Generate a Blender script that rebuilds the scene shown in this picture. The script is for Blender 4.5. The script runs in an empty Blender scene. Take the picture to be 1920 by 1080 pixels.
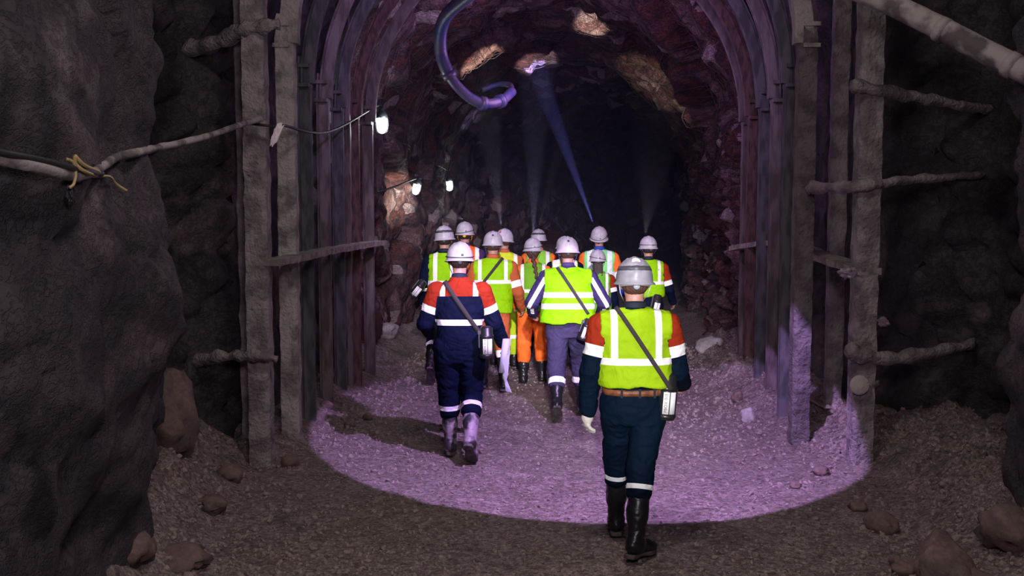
import bpy, math, random
import numpy as np
from mathutils import Vector, Matrix, noise

random.seed(7); RNG = np.random.default_rng(7)
SC = bpy.context.scene
COL = SC.collection
PI = math.pi

# ------------------------------------------------------------------ camera, world, lights, exposure
F = 2000.0; TH = math.atan(163.0 / F); EYE = Vector((0, 0, 2.15))
cam_d = bpy.data.cameras.new('camera'); cam = bpy.data.objects.new('camera', cam_d); COL.objects.link(cam)
cam.location = EYE; cam.rotation_euler = (PI / 2 - TH, 0, 0)
cam_d.sensor_width = 36; cam_d.lens = 36 * F / 1920; cam_d.clip_start = 0.05; cam_d.clip_end = 200
SC.camera = cam
w = bpy.data.worlds.new('world'); SC.world = w; w.use_nodes = True
w.node_tree.nodes['Background'].inputs[0].default_value = (0.55, 0.5, 0.62, 1)
w.node_tree.nodes['Background'].inputs[1].default_value = 0.004
SC.view_settings.view_transform = 'Standard'; SC.view_settings.look = 'None'
SC.view_settings.gamma = 1; SC.view_settings.use_curve_mapping = False
SC.view_settings.exposure = 0.0
SC.cycles.use_denoising = True
SC.cycles.max_bounces = 5; SC.cycles.diffuse_bounces = 3; SC.cycles.glossy_bounces = 2
SC.cycles.volume_bounces = 0; SC.cycles.transparent_max_bounces = 6; SC.cycles.transmission_bounces = 2
SC.cycles.volume_step_rate = 2.0; SC.cycles.sample_clamp_indirect = 4.0

def aim(o, d):
    o.rotation_euler = Vector(d).to_track_quat('-Z', 'Y').to_euler()

def spot(name, loc, d, power, col, half_deg, blend=0.05, size=0.02):
    l = bpy.data.lights.new(name, 'SPOT'); l.energy = power; l.color = col
    l.spot_size = math.radians(half_deg * 2); l.spot_blend = blend; l.shadow_soft_size = size
    o = bpy.data.objects.new(name, l); COL.objects.link(o); o.location = loc; aim(o, d); return o

def point(name, loc, power, col, size=0.05):
    l = bpy.data.lights.new(name, 'POINT'); l.energy = power; l.color = col; l.shadow_soft_size = size
    o = bpy.data.objects.new(name, l); COL.objects.link(o); o.location = loc; return o

def area(name, loc, d, power, col, size):
    l = bpy.data.lights.new(name, 'AREA'); l.energy = power; l.color = col; l.size = size
    o = bpy.data.objects.new(name, l); COL.objects.link(o); o.location = loc; aim(o, d); return o

# purple floodlight hanging above the rearmost walker: its cone cuts the sharp arc on the floor
spot('flood_light', (0.98, 6.62, 3.5), (-0.085, 1, -1.43), 1150, (0.62, 0.38, 1.0), 29.6, 0.03, 0.03)
# second purple lamp under the crown of the arches, thrown down the tunnel
spot('flood_light', (0.5, 8.1, 4.7), (-0.03, 1, -0.22), 210, (0.66, 0.40, 1.0), 52, 0.6, 0.08)
# added white fill spots near the camera for the group and rearmost walker
spot('group_fill', (0.2, -3.0, 4.5), (0.015, 1, -0.185), 13000, (0.96, 0.84, 1.0), 8.5, 0.8, 0.1)
spot('walker_fill', (0.2, 0.2, 2.3), (0.087, 1, -0.180), 2000, (1.0, 0.96, 0.97), 8.0, 0.8, 0.06)
area('entrance_fill', (0.3, 0.3, 3.5), (-0.22, 1, -0.36), 85, (1.0, 0.89, 0.96), 1.0)  # added soft fill for the foreground posts, walls and floor
area('overhead_fill', (0.2, 5.0, 5.6), (0.0, 0.12, -1), 66, (1.0, 0.86, 0.85), 0.8)  # added downward fill to brighten the front floor
point('tunnel_fill', (0.5, 13.0, 3.6), 70, (0.72, 0.38, 0.95), 0.4)  # added purple fill for the crown and rock beyond the arches

# ------------------------------------------------------------------ pixel helpers
CT, ST = math.cos(TH), math.sin(TH)
def ray(px, py):
    x = (px - 960) / F; y = (540 - py) / F
    return Vector((x, CT + y * ST, -ST + y * CT))
def at(px, py, Y):
    d = ray(px, py); return EYE + d * (Y / d.y)

# ------------------------------------------------------------------ materials
def nt(name):
    m = bpy.data.materials.new(name); m.use_nodes = True; t = m.node_tree; t.nodes.clear()
    return m, t
def nn(t, ty, **k):
    n = t.nodes.new(ty)
    for a, b in k.items(): setattr(n, a, b)
    return n
def col4(c): return (c[0], c[1], c[2], 1)
MATS = {}
def plain(name, col, rough=0.6, bump=0.0, bscale=60, var=0.0, vscale=6, metal=0.0, col2=None, spec=0.5, coord='Object', stretch=(1, 1, 1), bdist=0.01, thr=(0.4, 0.6), detail=5):
    if name in MATS: return MATS[name]
    m, t = nt(name); L = t.links
    out = nn(t, 'ShaderNodeOutputMaterial'); b = nn(t, 'ShaderNodeBsdfPrincipled')
    L.new(b.outputs[0], out.inputs[0])
    b.inputs['Base Color'].default_value = col4(col); b.inputs['Roughness'].default_value = rough
    b.inputs['Metallic'].default_value = metal; b.inputs['Specular IOR Level'].default_value = spec
    tc = nn(t, 'ShaderNodeTexCoord'); mp = nn(t, 'ShaderNodeMapping'); mp.inputs['Scale'].default_value = stretch
    L.new(tc.outputs[coord], mp.inputs[0])
    if col2 is not None or var:
        if col2 is None: col2 = tuple(c * (1 - var) for c in col)
        n = nn(t, 'ShaderNodeTexNoise'); n.inputs['Scale'].default_value = vscale; n.inputs['Detail'].default_value = detail
        L.new(mp.outputs[0], n.inputs['Vector'])
        r = nn(t, 'ShaderNodeMapRange'); r.inputs[1].default_value = thr[0]; r.inputs[2].default_value = thr[1]
        L.new(n.outputs[0], r.inputs[0])
        mx = nn(t, 'ShaderNodeMix', data_type='RGBA'); L.new(r.outputs[0], mx.inputs[0])
        mx.inputs[6].default_value = col4(col); mx.inputs[7].default_value = col4(col2)
        L.new(mx.outputs[2], b.inputs['Base Color'])
    if bump:
        n = nn(t, 'ShaderNodeTexNoise'); n.inputs['Scale'].default_value = bscale; n.inputs['Detail'].default_value = 4
        L.new(mp.outputs[0], n.inputs['Vector'])
        bp = nn(t, 'ShaderNodeBump'); bp.inputs['Strength'].default_value = bump; bp.inputs['Distance'].default_value = bdist
        L.new(n.outputs[0], bp.inputs['Height']); L.new(bp.outputs[0], b.inputs['Normal'])
    MATS[name] = m; return m

def emis(name, col, s):
    m, t = nt(name); out = nn(t, 'ShaderNodeOutputMaterial'); e = nn(t, 'ShaderNodeEmission')
    e.inputs[0].default_value = col4(col); e.inputs[1].default_value = s; t.links.new(e.outputs[0], out.inputs[0]); return m

def rock_mat(name, cols, scale=1.2, bump=0.6, strata=(1, 1, 1), light_col=None, light_amt=0.0, speck=0.0):
    """several rock colours mixed by noise, cracks and fine grain in the bump"""
    m, t = nt(name); L = t.links
    out = nn(t, 'ShaderNodeOutputMaterial'); b = nn(t, 'ShaderNodeBsdfPrincipled'); L.new(b.outputs[0], out.inputs[0])
    b.inputs['Roughness'].default_value = 0.8; b.inputs['Specular IOR Level'].default_value = 0.3
    g = nn(t, 'ShaderNodeTexCoord'); mp = nn(t, 'ShaderNodeMapping'); mp.inputs['Scale'].default_value = strata
    mp.inputs['Rotation'].default_value = (0.5, 0.35, 0.2)
    L.new(g.outputs['Object'], mp.inputs[0])
    n1 = nn(t, 'ShaderNodeTexNoise'); n1.inputs['Scale'].default_value = scale; n1.inputs['Detail'].default_value = 8; n1.inputs['Distortion'].default_value = 0.6
    L.new(mp.outputs[0], n1.inputs['Vector'])
    cr = nn(t, 'ShaderNodeValToRGB'); L.new(n1.outputs[0], cr.inputs[0])
    el = cr.color_ramp.elements
    for i, c in enumerate(cols):
        p = 0.32 + 0.36 * i / (len(cols) - 1)
        if i < 2: e = el[i]; e.position = p
        else: e = el.new(p)
        e.color = col4(c)
    last = cr.outputs[0]
    n2 = nn(t, 'ShaderNodeTexNoise'); n2.inputs['Scale'].default_value = scale * 14; n2.inputs['Detail'].default_value = 6
    L.new(mp.outputs[0], n2.inputs['Vector'])
    mx = nn(t, 'ShaderNodeMix', data_type='RGBA', blend_type='OVERLAY'); mx.inputs[0].default_value = 0.55
    L.new(last, mx.inputs[6]); L.new(n2.outputs[0], mx.inputs[7]); last = mx.outputs[2]
    v = nn(t, 'ShaderNodeTexVoronoi', feature='DISTANCE_TO_EDGE'); v.inputs['Scale'].default_value = scale * 3.2
    nd = nn(t, 'ShaderNodeVectorMath', operation='ADD')
    L.new(mp.outputs[0], nd.inputs[0]); L.new(n2.outputs['Color'], nd.inputs[1]); L.new(nd.outputs[0], v.inputs['Vector'])
    if light_col:
        v2 = nn(t, 'ShaderNodeTexVoronoi'); v2.inputs['Scale'].default_value = scale * 2.6; L.new(mp.outputs[0], v2.inputs['Vector'])
        sp = nn(t, 'ShaderNodeSeparateColor'); L.new(v2.outputs['Color'], sp.inputs[0])
        gt = nn(t, 'ShaderNodeMath', operation='GREATER_THAN'); gt.inputs[1].default_value = 1 - light_amt; L.new(sp.outputs[0], gt.inputs[0])
        mx2 = nn(t, 'ShaderNodeMix', data_type='RGBA'); L.new(gt.outputs[0], mx2.inputs[0]); L.new(last, mx2.inputs[6]); mx2.inputs[7].default_value = col4(light_col)
        last = mx2.outputs[2]
    if speck:
        v3 = nn(t, 'ShaderNodeTexVoronoi'); v3.inputs['Scale'].default_value = speck; L.new(g.outputs['Object'], v3.inputs['Vector'])
        sp3 = nn(t, 'ShaderNodeSeparateColor'); L.new(v3.outputs['Color'], sp3.inputs[0])
        mr3 = nn(t, 'ShaderNodeMapRange'); mr3.inputs[3].default_value = 0.55; mr3.inputs[4].default_value = 1.4; L.new(sp3.outputs[0], mr3.inputs[0])
        vm3 = nn(t, 'ShaderNodeVectorMath', operation='SCALE'); L.new(last, vm3.inputs[0]); L.new(mr3.outputs[0], vm3.inputs['Scale']); last = vm3.outputs[0]
    L.new(last, b.inputs['Base Color'])
    cl = nn(t, 'ShaderNodeMath', operation='MINIMUM'); cl.inputs[1].default_value = 0.12; L.new(v.outputs[0], cl.inputs[0])
    n3 = nn(t, 'ShaderNodeTexNoise'); n3.inputs['Scale'].default_value = scale * 9; n3.inputs['Detail'].default_value = 9; n3.inputs['Roughness'].default_value = 0.65
    L.new(g.outputs['Object'], n3.inputs['Vector'])
    ad = nn(t, 'ShaderNodeMath', operation='MULTIPLY_ADD'); L.new(cl.outputs[0], ad.inputs[0]); ad.inputs[1].default_value = 3.0; L.new(n3.outputs[0], ad.inputs[2])
    bp = nn(t, 'ShaderNodeBump'); bp.inputs['Strength'].default_value = bump; bp.inputs['Distance'].default_value = 0.05
    L.new(ad.outputs[0], bp.inputs['Height']); L.new(bp.outputs[0], b.inputs['Normal'])
    return m

M_ROCK = rock_mat('grey_rock', [(0.020, 0.018, 0.021), (0.075, 0.064, 0.070), (0.035, 0.031, 0.036), (0.15, 0.12, 0.125)], 1.1, 0.7)
M_ROCKF = rock_mat('red_rock', [(0.035, 0.02, 0.025), (0.16, 0.06, 0.055), (0.07, 0.042, 0.05), (0.26, 0.16, 0.16), (0.11, 0.05, 0.055)], 1.0, 0.9, (1, 1.6, 1.6), (0.40, 0.31, 0.32), 0.10)
M_FLOOR = rock_mat('trodden_ground', [(0.22, 0.17, 0.155), (0.34, 0.27, 0.25), (0.28, 0.215, 0.195), (0.42, 0.34, 0.31)], 1.6, 0.8, speck=45)
M_BOULDER = rock_mat('broken_rock', [(0.12, 0.09, 0.085), (0.24, 0.16, 0.14), (0.16, 0.12, 0.11), (0.30, 0.22, 0.19)], 2.2, 0.5)
M_PALE = rock_mat('pale_rock', [(0.42, 0.36, 0.38), (0.60, 0.54, 0.55), (0.48, 0.40, 0.42)], 3, 0.5)
M_CAKED = plain('caked_steel', (0.34, 0.29, 0.295), 0.9, 1.0, 30, col2=(0.17, 0.145, 0.15), vscale=7, bdist=0.03, thr=(.42, .62))
M_CAKED_LIT = plain('lit_caked_steel', (0.46, 0.41, 0.39), 0.9, 1.0, 30, col2=(0.20, 0.175, 0.175), vscale=5, bdist=0.03, thr=(.45, .62))  # paler copy of the caked steel, stronger light put into its colour
M_RUST = plain('rusty_steel', (0.075, 0.05, 0.055), 0.6, 0.5, 60, col2=(0.17, 0.13, 0.14), vscale=14, bdist=0.006, spec=0.5, stretch=(1, 1, .25))
M_RUST2 = plain('red_rusty_steel', (0.055, 0.022, 0.022), 0.7, 0.6, 60, col2=(0.14, 0.07, 0.07), vscale=20, bdist=0.006, stretch=(1, 1, .3))
M_RUST3 = plain('dull_steel', (0.05, 0.05, 0.055), 0.75, 0.6, 60, col2=(0.11, 0.105, 0.12), vscale=16, bdist=0.006, stretch=(1, 1, .3))
M_TIMBER = plain('dusty_timber', (0.34, 0.29, 0.26), 0.9, 0.8, 30, var=0.5, vscale=10)
M_RUBBER = plain('black_rubber', (0.012, 0.012, 0.015), 0.33, 0.25, 30, spec=0.5)
M_SOLE = plain('boot_sole', (0.045, 0.038, 0.04), 0.8, 0.6, 50, col2=(0.11, 0.09, 0.09), vscale=14)
M_BLACK = plain('black_plastic', (0.014, 0.014, 0.016), 0.35)
M_CABLE = plain('black_cable', (0.02, 0.02, 0.022), 0.55)
M_STRAP = plain('webbing_strap', (0.035, 0.028, 0.03), 0.85, 0.5, 160)
M_WHITE = plain('white_label', (0.82, 0.82, 0.84), 0.5)
M_INK = plain('label_ink', (0.05, 0.05, 0.07), 0.6)
M_SKIN = plain('skin', (0.42, 0.22, 0.16), 0.55, 0.2, 60, var=0.15, vscale=12)
M_HAIRD = plain('dark_hair', (0.025, 0.015, 0.012), 0.6, 0.9, 90, stretch=(1, 1, .15))
M_HAIRB = plain('brown_hair', (0.07, 0.03, 0.02), 0.6, 0.9, 90, stretch=(1, 1, .2))
M_GLOVE = plain('cream_glove', (0.62, 0.58, 0.53), 0.9, 0.6, 140)
M_GLOVED = plain('dark_glove', (0.05, 0.05, 0.14), 0.7, 0.4, 100)
M_HELM = plain('white_helmet', (0.44, 0.42, 0.46), 0.42, 0.05, 30, spec=0.3, col2=(0.36, 0.34, 0.38), vscale=14)
M_HELMG = plain('grey_helmet', (0.22, 0.22, 0.24), 0.42, 0.05, 30, spec=0.3, col2=(0.17, 0.17, 0.19), vscale=14)
M_BAND = plain('grey_band', (0.05, 0.05, 0.06), 0.5)
M_STICK = plain('reflective_sticker', (0.95, 0.93, 0.95), 0.4)
M_LEATHER = plain('brown_leather', (0.26, 0.085, 0.035), 0.5, 0.3, 60, var=0.5, vscale=20)
M_PAPER = plain('paper', (0.36, 0.35, 0.46), 0.7)
M_HOSE = plain('ribbed_hose', (0.09, 0.065, 0.12), 0.45, 0.4, 20, col2=(0.03, 0.04, 0.15), vscale=4)
M_PIPE = plain('dusty_pipe', (0.34, 0.30, 0.29), 0.85, 0.7, 30, col2=(0.10, 0.08, 0.085), vscale=5, thr=(0.45, 0.58), bdist=0.012)
M_YELLOW = plain('tie_wire', (0.42, 0.31, 0.13), 0.5, 0.3, 40)
M_NET = plain('net_wire', (0.10, 0.08, 0.085), 0.5, metal=0.3)
M_TAPEW = plain('plastic_tag', (0.98, 0.86, 0.9), 0.35)

# ------------------------------------------------------------------ mesh helpers
class MB:
    def __init__(s): s.v = []; s.f = []
    def add(s, vs, fs):
        n = len(s.v); s.v += [tuple(v) for v in vs]; s.f += [tuple(i + n for i in f) for f in fs]; return s
    def box(s, c, d, rot=None, jit=0):
        x, y, z = d[0] / 2, d[1] / 2, d[2] / 2
        vs = [Vector((a * x, b * y, e * z)) for a in (-1, 1) for b in (-1, 1) for e in (-1, 1)]
        if rot is not None: vs = [rot @ v for v in vs]
        c = Vector(c)
        return s.add([v + c + Vector((random.uniform(-jit, jit),) * 3) for v in vs], [(0, 1, 3, 2), (4, 6, 7, 5), (0, 4, 5, 1), (2, 3, 7, 6), (0, 2, 6, 4), (1, 5, 7, 3)])
    def tube(s, pts, r, n=10, cap=True, wob=0.0):
        pts = [Vector(p) for p in pts]; N = len(pts)
        rs = r if isinstance(r, (list, tuple)) else [r] * N
        t0 = (pts[1] - pts[0]).normalized(); up = Vector((0, 0, 1)) if abs(t0.z) < 0.9 else Vector((1, 0, 0))
        a = t0.cross(up).normalized(); vs = []; fs = []
        for i, p in enumerate(pts):
            t = (pts[min(i + 1, N - 1)] - pts[max(i - 1, 0)]).normalized()
            a = (a - t * a.dot(t)).normalized(); b = t.cross(a)
            for k in range(n):
                q = 2 * PI * k / n
                rr = rs[i] * (1 + wob * (noise.noise(p * 6 + Vector((k * 1.7, 0, 0)))))
                vs.append(p + (a * math.cos(q) + b * math.sin(q)) * rr)
        for i in range(N - 1):
            for k in range(n):
                fs.append((i * n + k, i * n + (k + 1) % n, (i + 1) * n + (k + 1) % n, (i + 1) * n + k))
        if cap:
            fs.append(tuple(range(n))[::-1]); fs.append(tuple((N - 1) * n + k for k in range(n)))
        return s.add(vs, fs)
    def lathe(s, prof, n=24, M=None):
        vs = []; fs = []; N = len(prof)
        for r, z in prof:
            for k in range(n):
                q = 2 * PI * k / n; v = Vector((r * math.cos(q), r * math.sin(q), z)); vs.append(M @ v if M is not None else v)
        for i in range(N - 1):
            for k in range(n): fs.append((i * n + k, i * n + (k + 1) % n, (i + 1) * n + (k + 1) % n, (i + 1) * n + k))
        fs.append(tuple(range(n))[::-1]); fs.append(tuple((N - 1) * n + k for k in range(n)))
        return s.add(vs, fs)
    def obj(s, name, mat, parent=None, smooth=True, bevel=0.0):
        return mkobj(name, s.v, s.f, mat, parent, smooth, bevel)

def mkobj(name, v, f, mat, parent=None, smooth=True, bevel=0.0, attrs=None):
    me = bpy.data.meshes.new(name); me.from_pydata([tuple(map(float, p)) for p in v] if not isinstance(v, list) else v, [], f.tolist() if hasattr(f, 'tolist') else f); me.update()
    if smooth: me.shade_smooth()
    if mat is not None: me.materials.append(mat)
    if attrs:
        for k, a in attrs.items():
            at_ = me.attributes.new(k, 'FLOAT', 'POINT'); at_.data.foreach_set('value', np.asarray(a, dtype=np.float32))
    o = bpy.data.objects.new(name, me); COL.objects.link(o)
    if parent is not None: o.parent = parent
    if bevel:
        b = o.modifiers.new('bevel', 'BEVEL'); b.width = bevel; b.segments = 2; b.limit_method = 'ANGLE'
    return o
def empty(name, loc=(0, 0, 0), rz=0, parent=None):
    o = bpy.data.objects.new(name, None); COL.objects.link(o); o.location = loc; o.rotation_euler = (0, 0, rz)
    o.empty_display_size = 0.1
    if parent is not None: o.parent = parent
    return o
def tag(o, label=None, cat=None, group=None, kind=None):
    if label: o['label'] = label
    if cat: o['category'] = cat
    if group: o['group'] = group
    if kind: o['kind'] = kind
    return o
def catmull(P, n=8):
    P = [Vector(p) for p in P]; out = []
    Q = [P[0] * 2 - P[1]] + P + [P[-1] * 2 - P[-2]]
    for i in range(1, len(Q) - 2):
        for k in range(n):
            t = k / n; a, b, c, d = Q[i - 1], Q[i], Q[i + 1], Q[i + 2]
            out.append(0.5 * ((2 * b) + (c - a) * t + (2 * a - 5 * b + 4 * c - d) * t * t + (3 * b - a - 3 * c + d) * t ** 3))
    out.append(P[-1]); return out
def sstep(x, a, b):
    t = min(1, max(0, (x - a) / (b - a))); return t * t * (3 - 2 * t)
def lerpt(tab, Y):
    return float(np.interp(Y, [p[0] for p in tab], [p[1] for p in tab]))

# ------------------------------------------------------------------ the tunnel
XL = [(-1, -2.7), (3, -2.35), (4.6, -2.02), (5.9, -2.06), (6.4, -2.3), (6.9, -3.1), (8.6, -2.95), (9.0, -2.55), (9.6, -2.35), (12.6, -2.12), (13.2, -2.15), (14.5, -1.86), (17, -1.66), (20, -1.36), (26, -0.55), (34, 1.2), (46, 5)]
XR = [(-1, 2.7), (5, 3.05), (6.9, 3.25), (7.5, 4.15), (8.8, 4.2), (9.3, 3.5), (10, 3.2), (12.6, 3.05), (13.2, 3.15), (14.5, 3.0), (16, 3.02), (18, 3.3), (20, 3.45), (26, 4.1), (34, 5.8), (46, 9.6)]
ZT = [(-1, 6.6), (7, 6.3), (8.6, 6.2), (12.6, 5.75), (13.2, 5.25), (20, 4.8), (46, 4.5)]
def hfloor(x, y):
    xl, xr = lerpt(XL, y), lerpt(XR, y)
    if y < 8.8:
        edge_l = lerpt([(0, -1.5), (6, -1.75), (8.8, -2.05)], y); edge_r = lerpt([(0, 2.2), (5, 2.45), (7, 2.6), (8.8, 2.75)], y)
    else:
        edge_l = lerpt([(8.8, -1.75), (10.3, -1.62), (12, -1.45), (14, -1.2), (16, -1.2), (20, -0.9), (46, 5.6)], y)
        edge_r = lerpt([(8.8, 2.5), (10, 2.3), (11.5, 2.0), (13, 1.75), (15, 2.4), (20, 3.0), (46, 9)], y)
    hl = sstep(edge_l - x, 0.0, 0.75) * (0.40 if y < 8.8 else 0.22)
    hr = sstep(x - edge_r, 0.0, 0.8) * (0.30 if y < 8.8 else 0.30)
    h = hl + hr
    m = 1 if h > 0.01 else 0
    v = Vector((x, y, 0))
    h += 0.016 * noise.fractal(v * 1.1, 0.8, 2.0, 4) * 1.0
    h += (hl + hr) * 0.55 * noise.fractal(v * 2.3 + Vector((5, 2, 9)), 0.7, 2.1, 4)
    h += 0.006 * noise.noise(v * 9)
    return h

def facet(p, s, amp):
    d, pts = noise.voronoi(p * s)
    c = pts[0]; r = noise.cell_vector(c * 37.3)
    q = (p * s - c)
    return amp * (0.9 * (r.x - 0.5) + q.dot((r - Vector((.5, .5, .5))) * 1.6)) - amp * 0.55 * max(0.0, 0.14 - (d[1] - d[0])) / 0.14
def stones(p, s, amp):
    d, pts = noise.voronoi(p * s)
    return amp * math.sqrt(max(0.0, min(1, (d[1] - d[0]) * 1.9)))
def cave_point(Y, t):
    """t: 0..1 left foot, over the crown, to the right foot.  returns displaced point"""
    xl, xr, zt = lerpt(XL, Y), lerpt(XR, Y), lerpt(ZT, Y)
    hw = (xr - xl) / 2; cx = (xl + xr) / 2
    zs = zt - min(hw, 2.6)
    if t < 0.28:
        p = Vector((xl, Y, -0.4 + (zs + 0.4) * t / 0.28)); n = Vector((1, 0, 0))
    elif t > 0.72:
        p = Vector((xr, Y, -0.4 + (zs + 0.4) * (1 - t) / 0.28)); n = Vector((-1, 0, 0))
    else:
        a = PI * (t - 0.28) / 0.44
        p = Vector((cx - hw * math.cos(a), Y, zs + (zt - zs) * math.sin(a))); n = Vector((math.cos(a), 0, -math.sin(a)))
    if Y < 9.4:
        d = 0.16 * noise.fractal(p * 0.8 + Vector((3, 1, 7)), 0.8, 2.0, 4) + 0.035 * noise.fractal(p * 4.5, 0.7, 2.1, 4)
        wst = sstep(Y, 6.6, 7.2)
        d += 0.03 * (1 - wst) * facet(p * Vector((1, 1, 1)).length / 1.732, 1.3, 1.6)
        d += wst * (stones(p + Vector((0, 0, 11)), 2.6, 0.20) - 0.05)
        if Y < 6.9 and p.x < 0:  # undercut of the big left-hand rock face
            d += 0.10 * sstep(p.z, 0.2, 0.9) * sstep(Y, 4.5, 6)
    elif Y < 12.9:
        d = 0.05 * noise.fractal(p * 2, 0.8, 2, 4) + stones(p, 3.0, 0.10) - 0.05
    else:
        w1 = sstep(Y, 12.9, 13.5)
        lf = 1 - 0.6 * sstep(-p.x, 0.6, 1.3)
        right = sstep(p.x, 1.8, 2.8) * (1 - sstep(p.z, 3.0, 3.8)) * (1 - sstep(Y, 19, 23))
        d = w1 * (0.10 * noise.fractal(p * 0.9 + Vector((8, 3, 1)), 0.8, 2.1, 5) + facet(p + Vector((0, 0, 4)), 0.8, 0.26)
                  + lf * facet(p + Vector((9, 0, 4)), 2.4, 0.10) + 0.03 * noise.fractal(p * 5, 0.7, 2.1, 3) + right * (facet(p + Vector((2, 5, 4)), 5.5, 0.13) + 0.02))
        # the sloping tan seam standing out of the left wall
        s = p.z - (1.35 + (Y - 14.0) * 0.36)
        if p.x < 0.6: d += 0.10 * math.exp(-(s / 0.22) ** 2) * sstep(Y, 13.4, 14.4) * (1 - sstep(Y, 18, 19.5))
        d -= 0.04
    return p + n * d

def ysteps(a, b, s): return list(np.arange(a, b, s)) + [b]
def wall_piece(name, ys, t0, t1, nt_, mat):
    vs = []; fs = []
    for Y in ys:
        for k in range(nt_ + 1): vs.append(cave_point(float(Y), t0 + (t1 - t0) * k / nt_))
    m = nt_ + 1
    for i in range(len(ys) - 1):
        for k in range(nt_): fs.append((i * m + k, i * m + k + 1, (i + 1) * m + k + 1, (i + 1) * m + k))
    o = MB().add(vs, fs).obj(name, mat); tag(o, kind='structure'); return o
YN = ysteps(0.0, 5.5, 0.09) + ysteps(5.54, 9.2, 0.04)
YM = ysteps(9.2, 12.9, 0.09)
YF = ysteps(12.9, 20.0, 0.05) + ysteps(20.12, 28, 0.16) + ysteps(28.5, 46, 0.6)
for nm, t0, t1, k in (('wall_left', 0, 0.3, 105), ('ceiling', 0.3, 0.7, 70), ('wall_right', 0.7, 1, 105)):
    wall_piece(nm, YN, t0, t1, k, M_ROCK)
    wall_piece(nm, YM, t0, t1, 60, M_ROCK)
    wall_piece(nm, YF, t0, t1, 95, M_ROCKF)
o = MB().add([(3, 46, -1), (12, 46, -1), (12, 46, 6), (3, 46, 6), (3, 46.5, -1), (12, 46.5, -1), (12, 46.5, 6), (3, 46.5, 6)],
             [(0, 1, 2, 3), (4, 7, 6, 5), (0, 4, 5, 1), (3, 2, 6, 7)]).obj('wall_end', M_ROCKF); tag(o, kind='structure')

def floor_mesh():
    ys = ysteps(-1, 4.5, 0.25) + ysteps(4.56, 9.5, 0.045) + ysteps(9.57, 16, 0.07) + ysteps(16.2, 30, 0.25) + ysteps(31, 46, 1)
    nx = 150; vs = []; fs = []
    for Y in ys:
        a, b = lerpt(XL, Y) - 0.35, lerpt(XR, Y) + 0.35
        for k in range(nx + 1):
            x = a + (b - a) * k / nx; vs.append((x, float(Y), hfloor(x, float(Y))))
    m = nx + 1
    for i in range(len(ys) - 1):
        for k in range(nx): fs.append((i * m + k, i * m + k + 1, (i + 1) * m + k + 1, (i + 1) * m + k))
    o = MB().add(vs, fs).obj('floor', M_FLOOR); tag(o, kind='structure')
floor_mesh()

# gravel: small loose stones, one object
def gravel():
    base = [Vector(v).normalized() for v in [(0, 0, 1), (0.9, 0, .35), (0.28, .85, .35), (-.72, .53, .35), (-.72, -.53, .35), (.28, -.85, .35), (.72, .53, -.35), (-.28, .85, -.35), (-.9, 0, -.35), (-.28, -.85, -.35), (.72, -.53, -.35), (0, 0, -1)]]
    fc = [(0, 1, 2), (0, 2, 3), (0, 3, 4), (0, 4, 5), (0, 5, 1), (1, 6, 2), (2, 7, 3), (3, 8, 4), (4, 9, 5), (5, 10, 1), (6, 7, 2), (7, 8, 3), (8, 9, 4), (9, 10, 5), (10, 6, 1), (11, 7, 6), (11, 8, 7), (11, 9, 8), (11, 10, 9), (11, 6, 10)]
    mb = MB()
    for i in range(14000):
        Y = 5.4 + 10.5 * random.random() ** 1.5
        a, b = lerpt(XL, Y) + 0.1, lerpt(XR, Y) - 0.1
        if Y > 8.8: a += 0.4; b -= 0.3
        u = random.random()
        x = a + (b - a) * u
        side = abs(u - 0.5) * 2
        if random.random() > 0.35 + 0.8 * side: continue
        r = random.choice([0.006, 0.008, 0.010, 0.012, 0.016]) * (1 + 1.6 * side * random.random() ** 3)
        z = hfloor(x, Y) + r * 0.25; q = Matrix.Rotation(random.random() * 6, 3, Vector((random.random(), random.random(), random.random() + .1)).normalized())
        s = Vector((random.uniform(.7, 1.3), random.uniform(.7, 1.3), random.uniform(.5, .9))) * r
        mb.add([Vector((x, Y, z)) + q @ Vector((p.x * s.x, p.y * s.y, p.z * s.z)) * random.uniform(.8, 1.15) for p in base], fc)
    o = mb.obj('gravel', M_GRAVEL, smooth=False); tag(o, 'loose brown gravel strewn over the trodden tunnel floor', 'gravel', kind='stuff')
M_GRAVEL = plain('gravel_stone', (0.34, 0.27, 0.25), 0.8, 0.4, 50, col2=(0.14, 0.10, 0.10), vscale=3, thr=(0.45, 0.75), coord='Generated', stretch=(90, 90, 9))
gravel()

def rock(name, loc, size, seed, mat, label, cat='rock', group=None, rz=0.0, sub=3, sink=0.25, amp=0.35):
    import bmesh
    bm = bmesh.new(); bmesh.ops.create_icosphere(bm, subdivisions=sub, radius=1.0)
    off = Vector((seed * 3.1, seed * 1.7, seed * 5.3))
    for v in bm.verts:
        p = v.co.copy()
        d = facet(p + off, 0.85, amp) + 0.08 * noise.fractal(p * 2 + off, 0.8, 2, 4)
        v.co = Vector((p.x * size[0], p.y * size[1], p.z * size[2])) * (1 + d) * 0.5
    me = bpy.data.meshes.new(name); bm.to_mesh(me); bm.free(); me.materials.append(mat)
    me.shade_smooth()
    o = bpy.data.objects.new(name, me); COL.objects.link(o)
    z = hfloor(loc[0], loc[1]) if len(loc) < 3 else loc[2]
    o.location = (loc[0], loc[1], z + size[2] * (0.5 - sink)); o.rotation_euler = (random.uniform(-.2, .2), random.uniform(-.2, .2), rz)
    return tag(o, label, cat, group)
def ground(px, py, h=0.0):
    d = ray(px, py); return EYE + d * (-(2.15 - h) / d.z)
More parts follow.
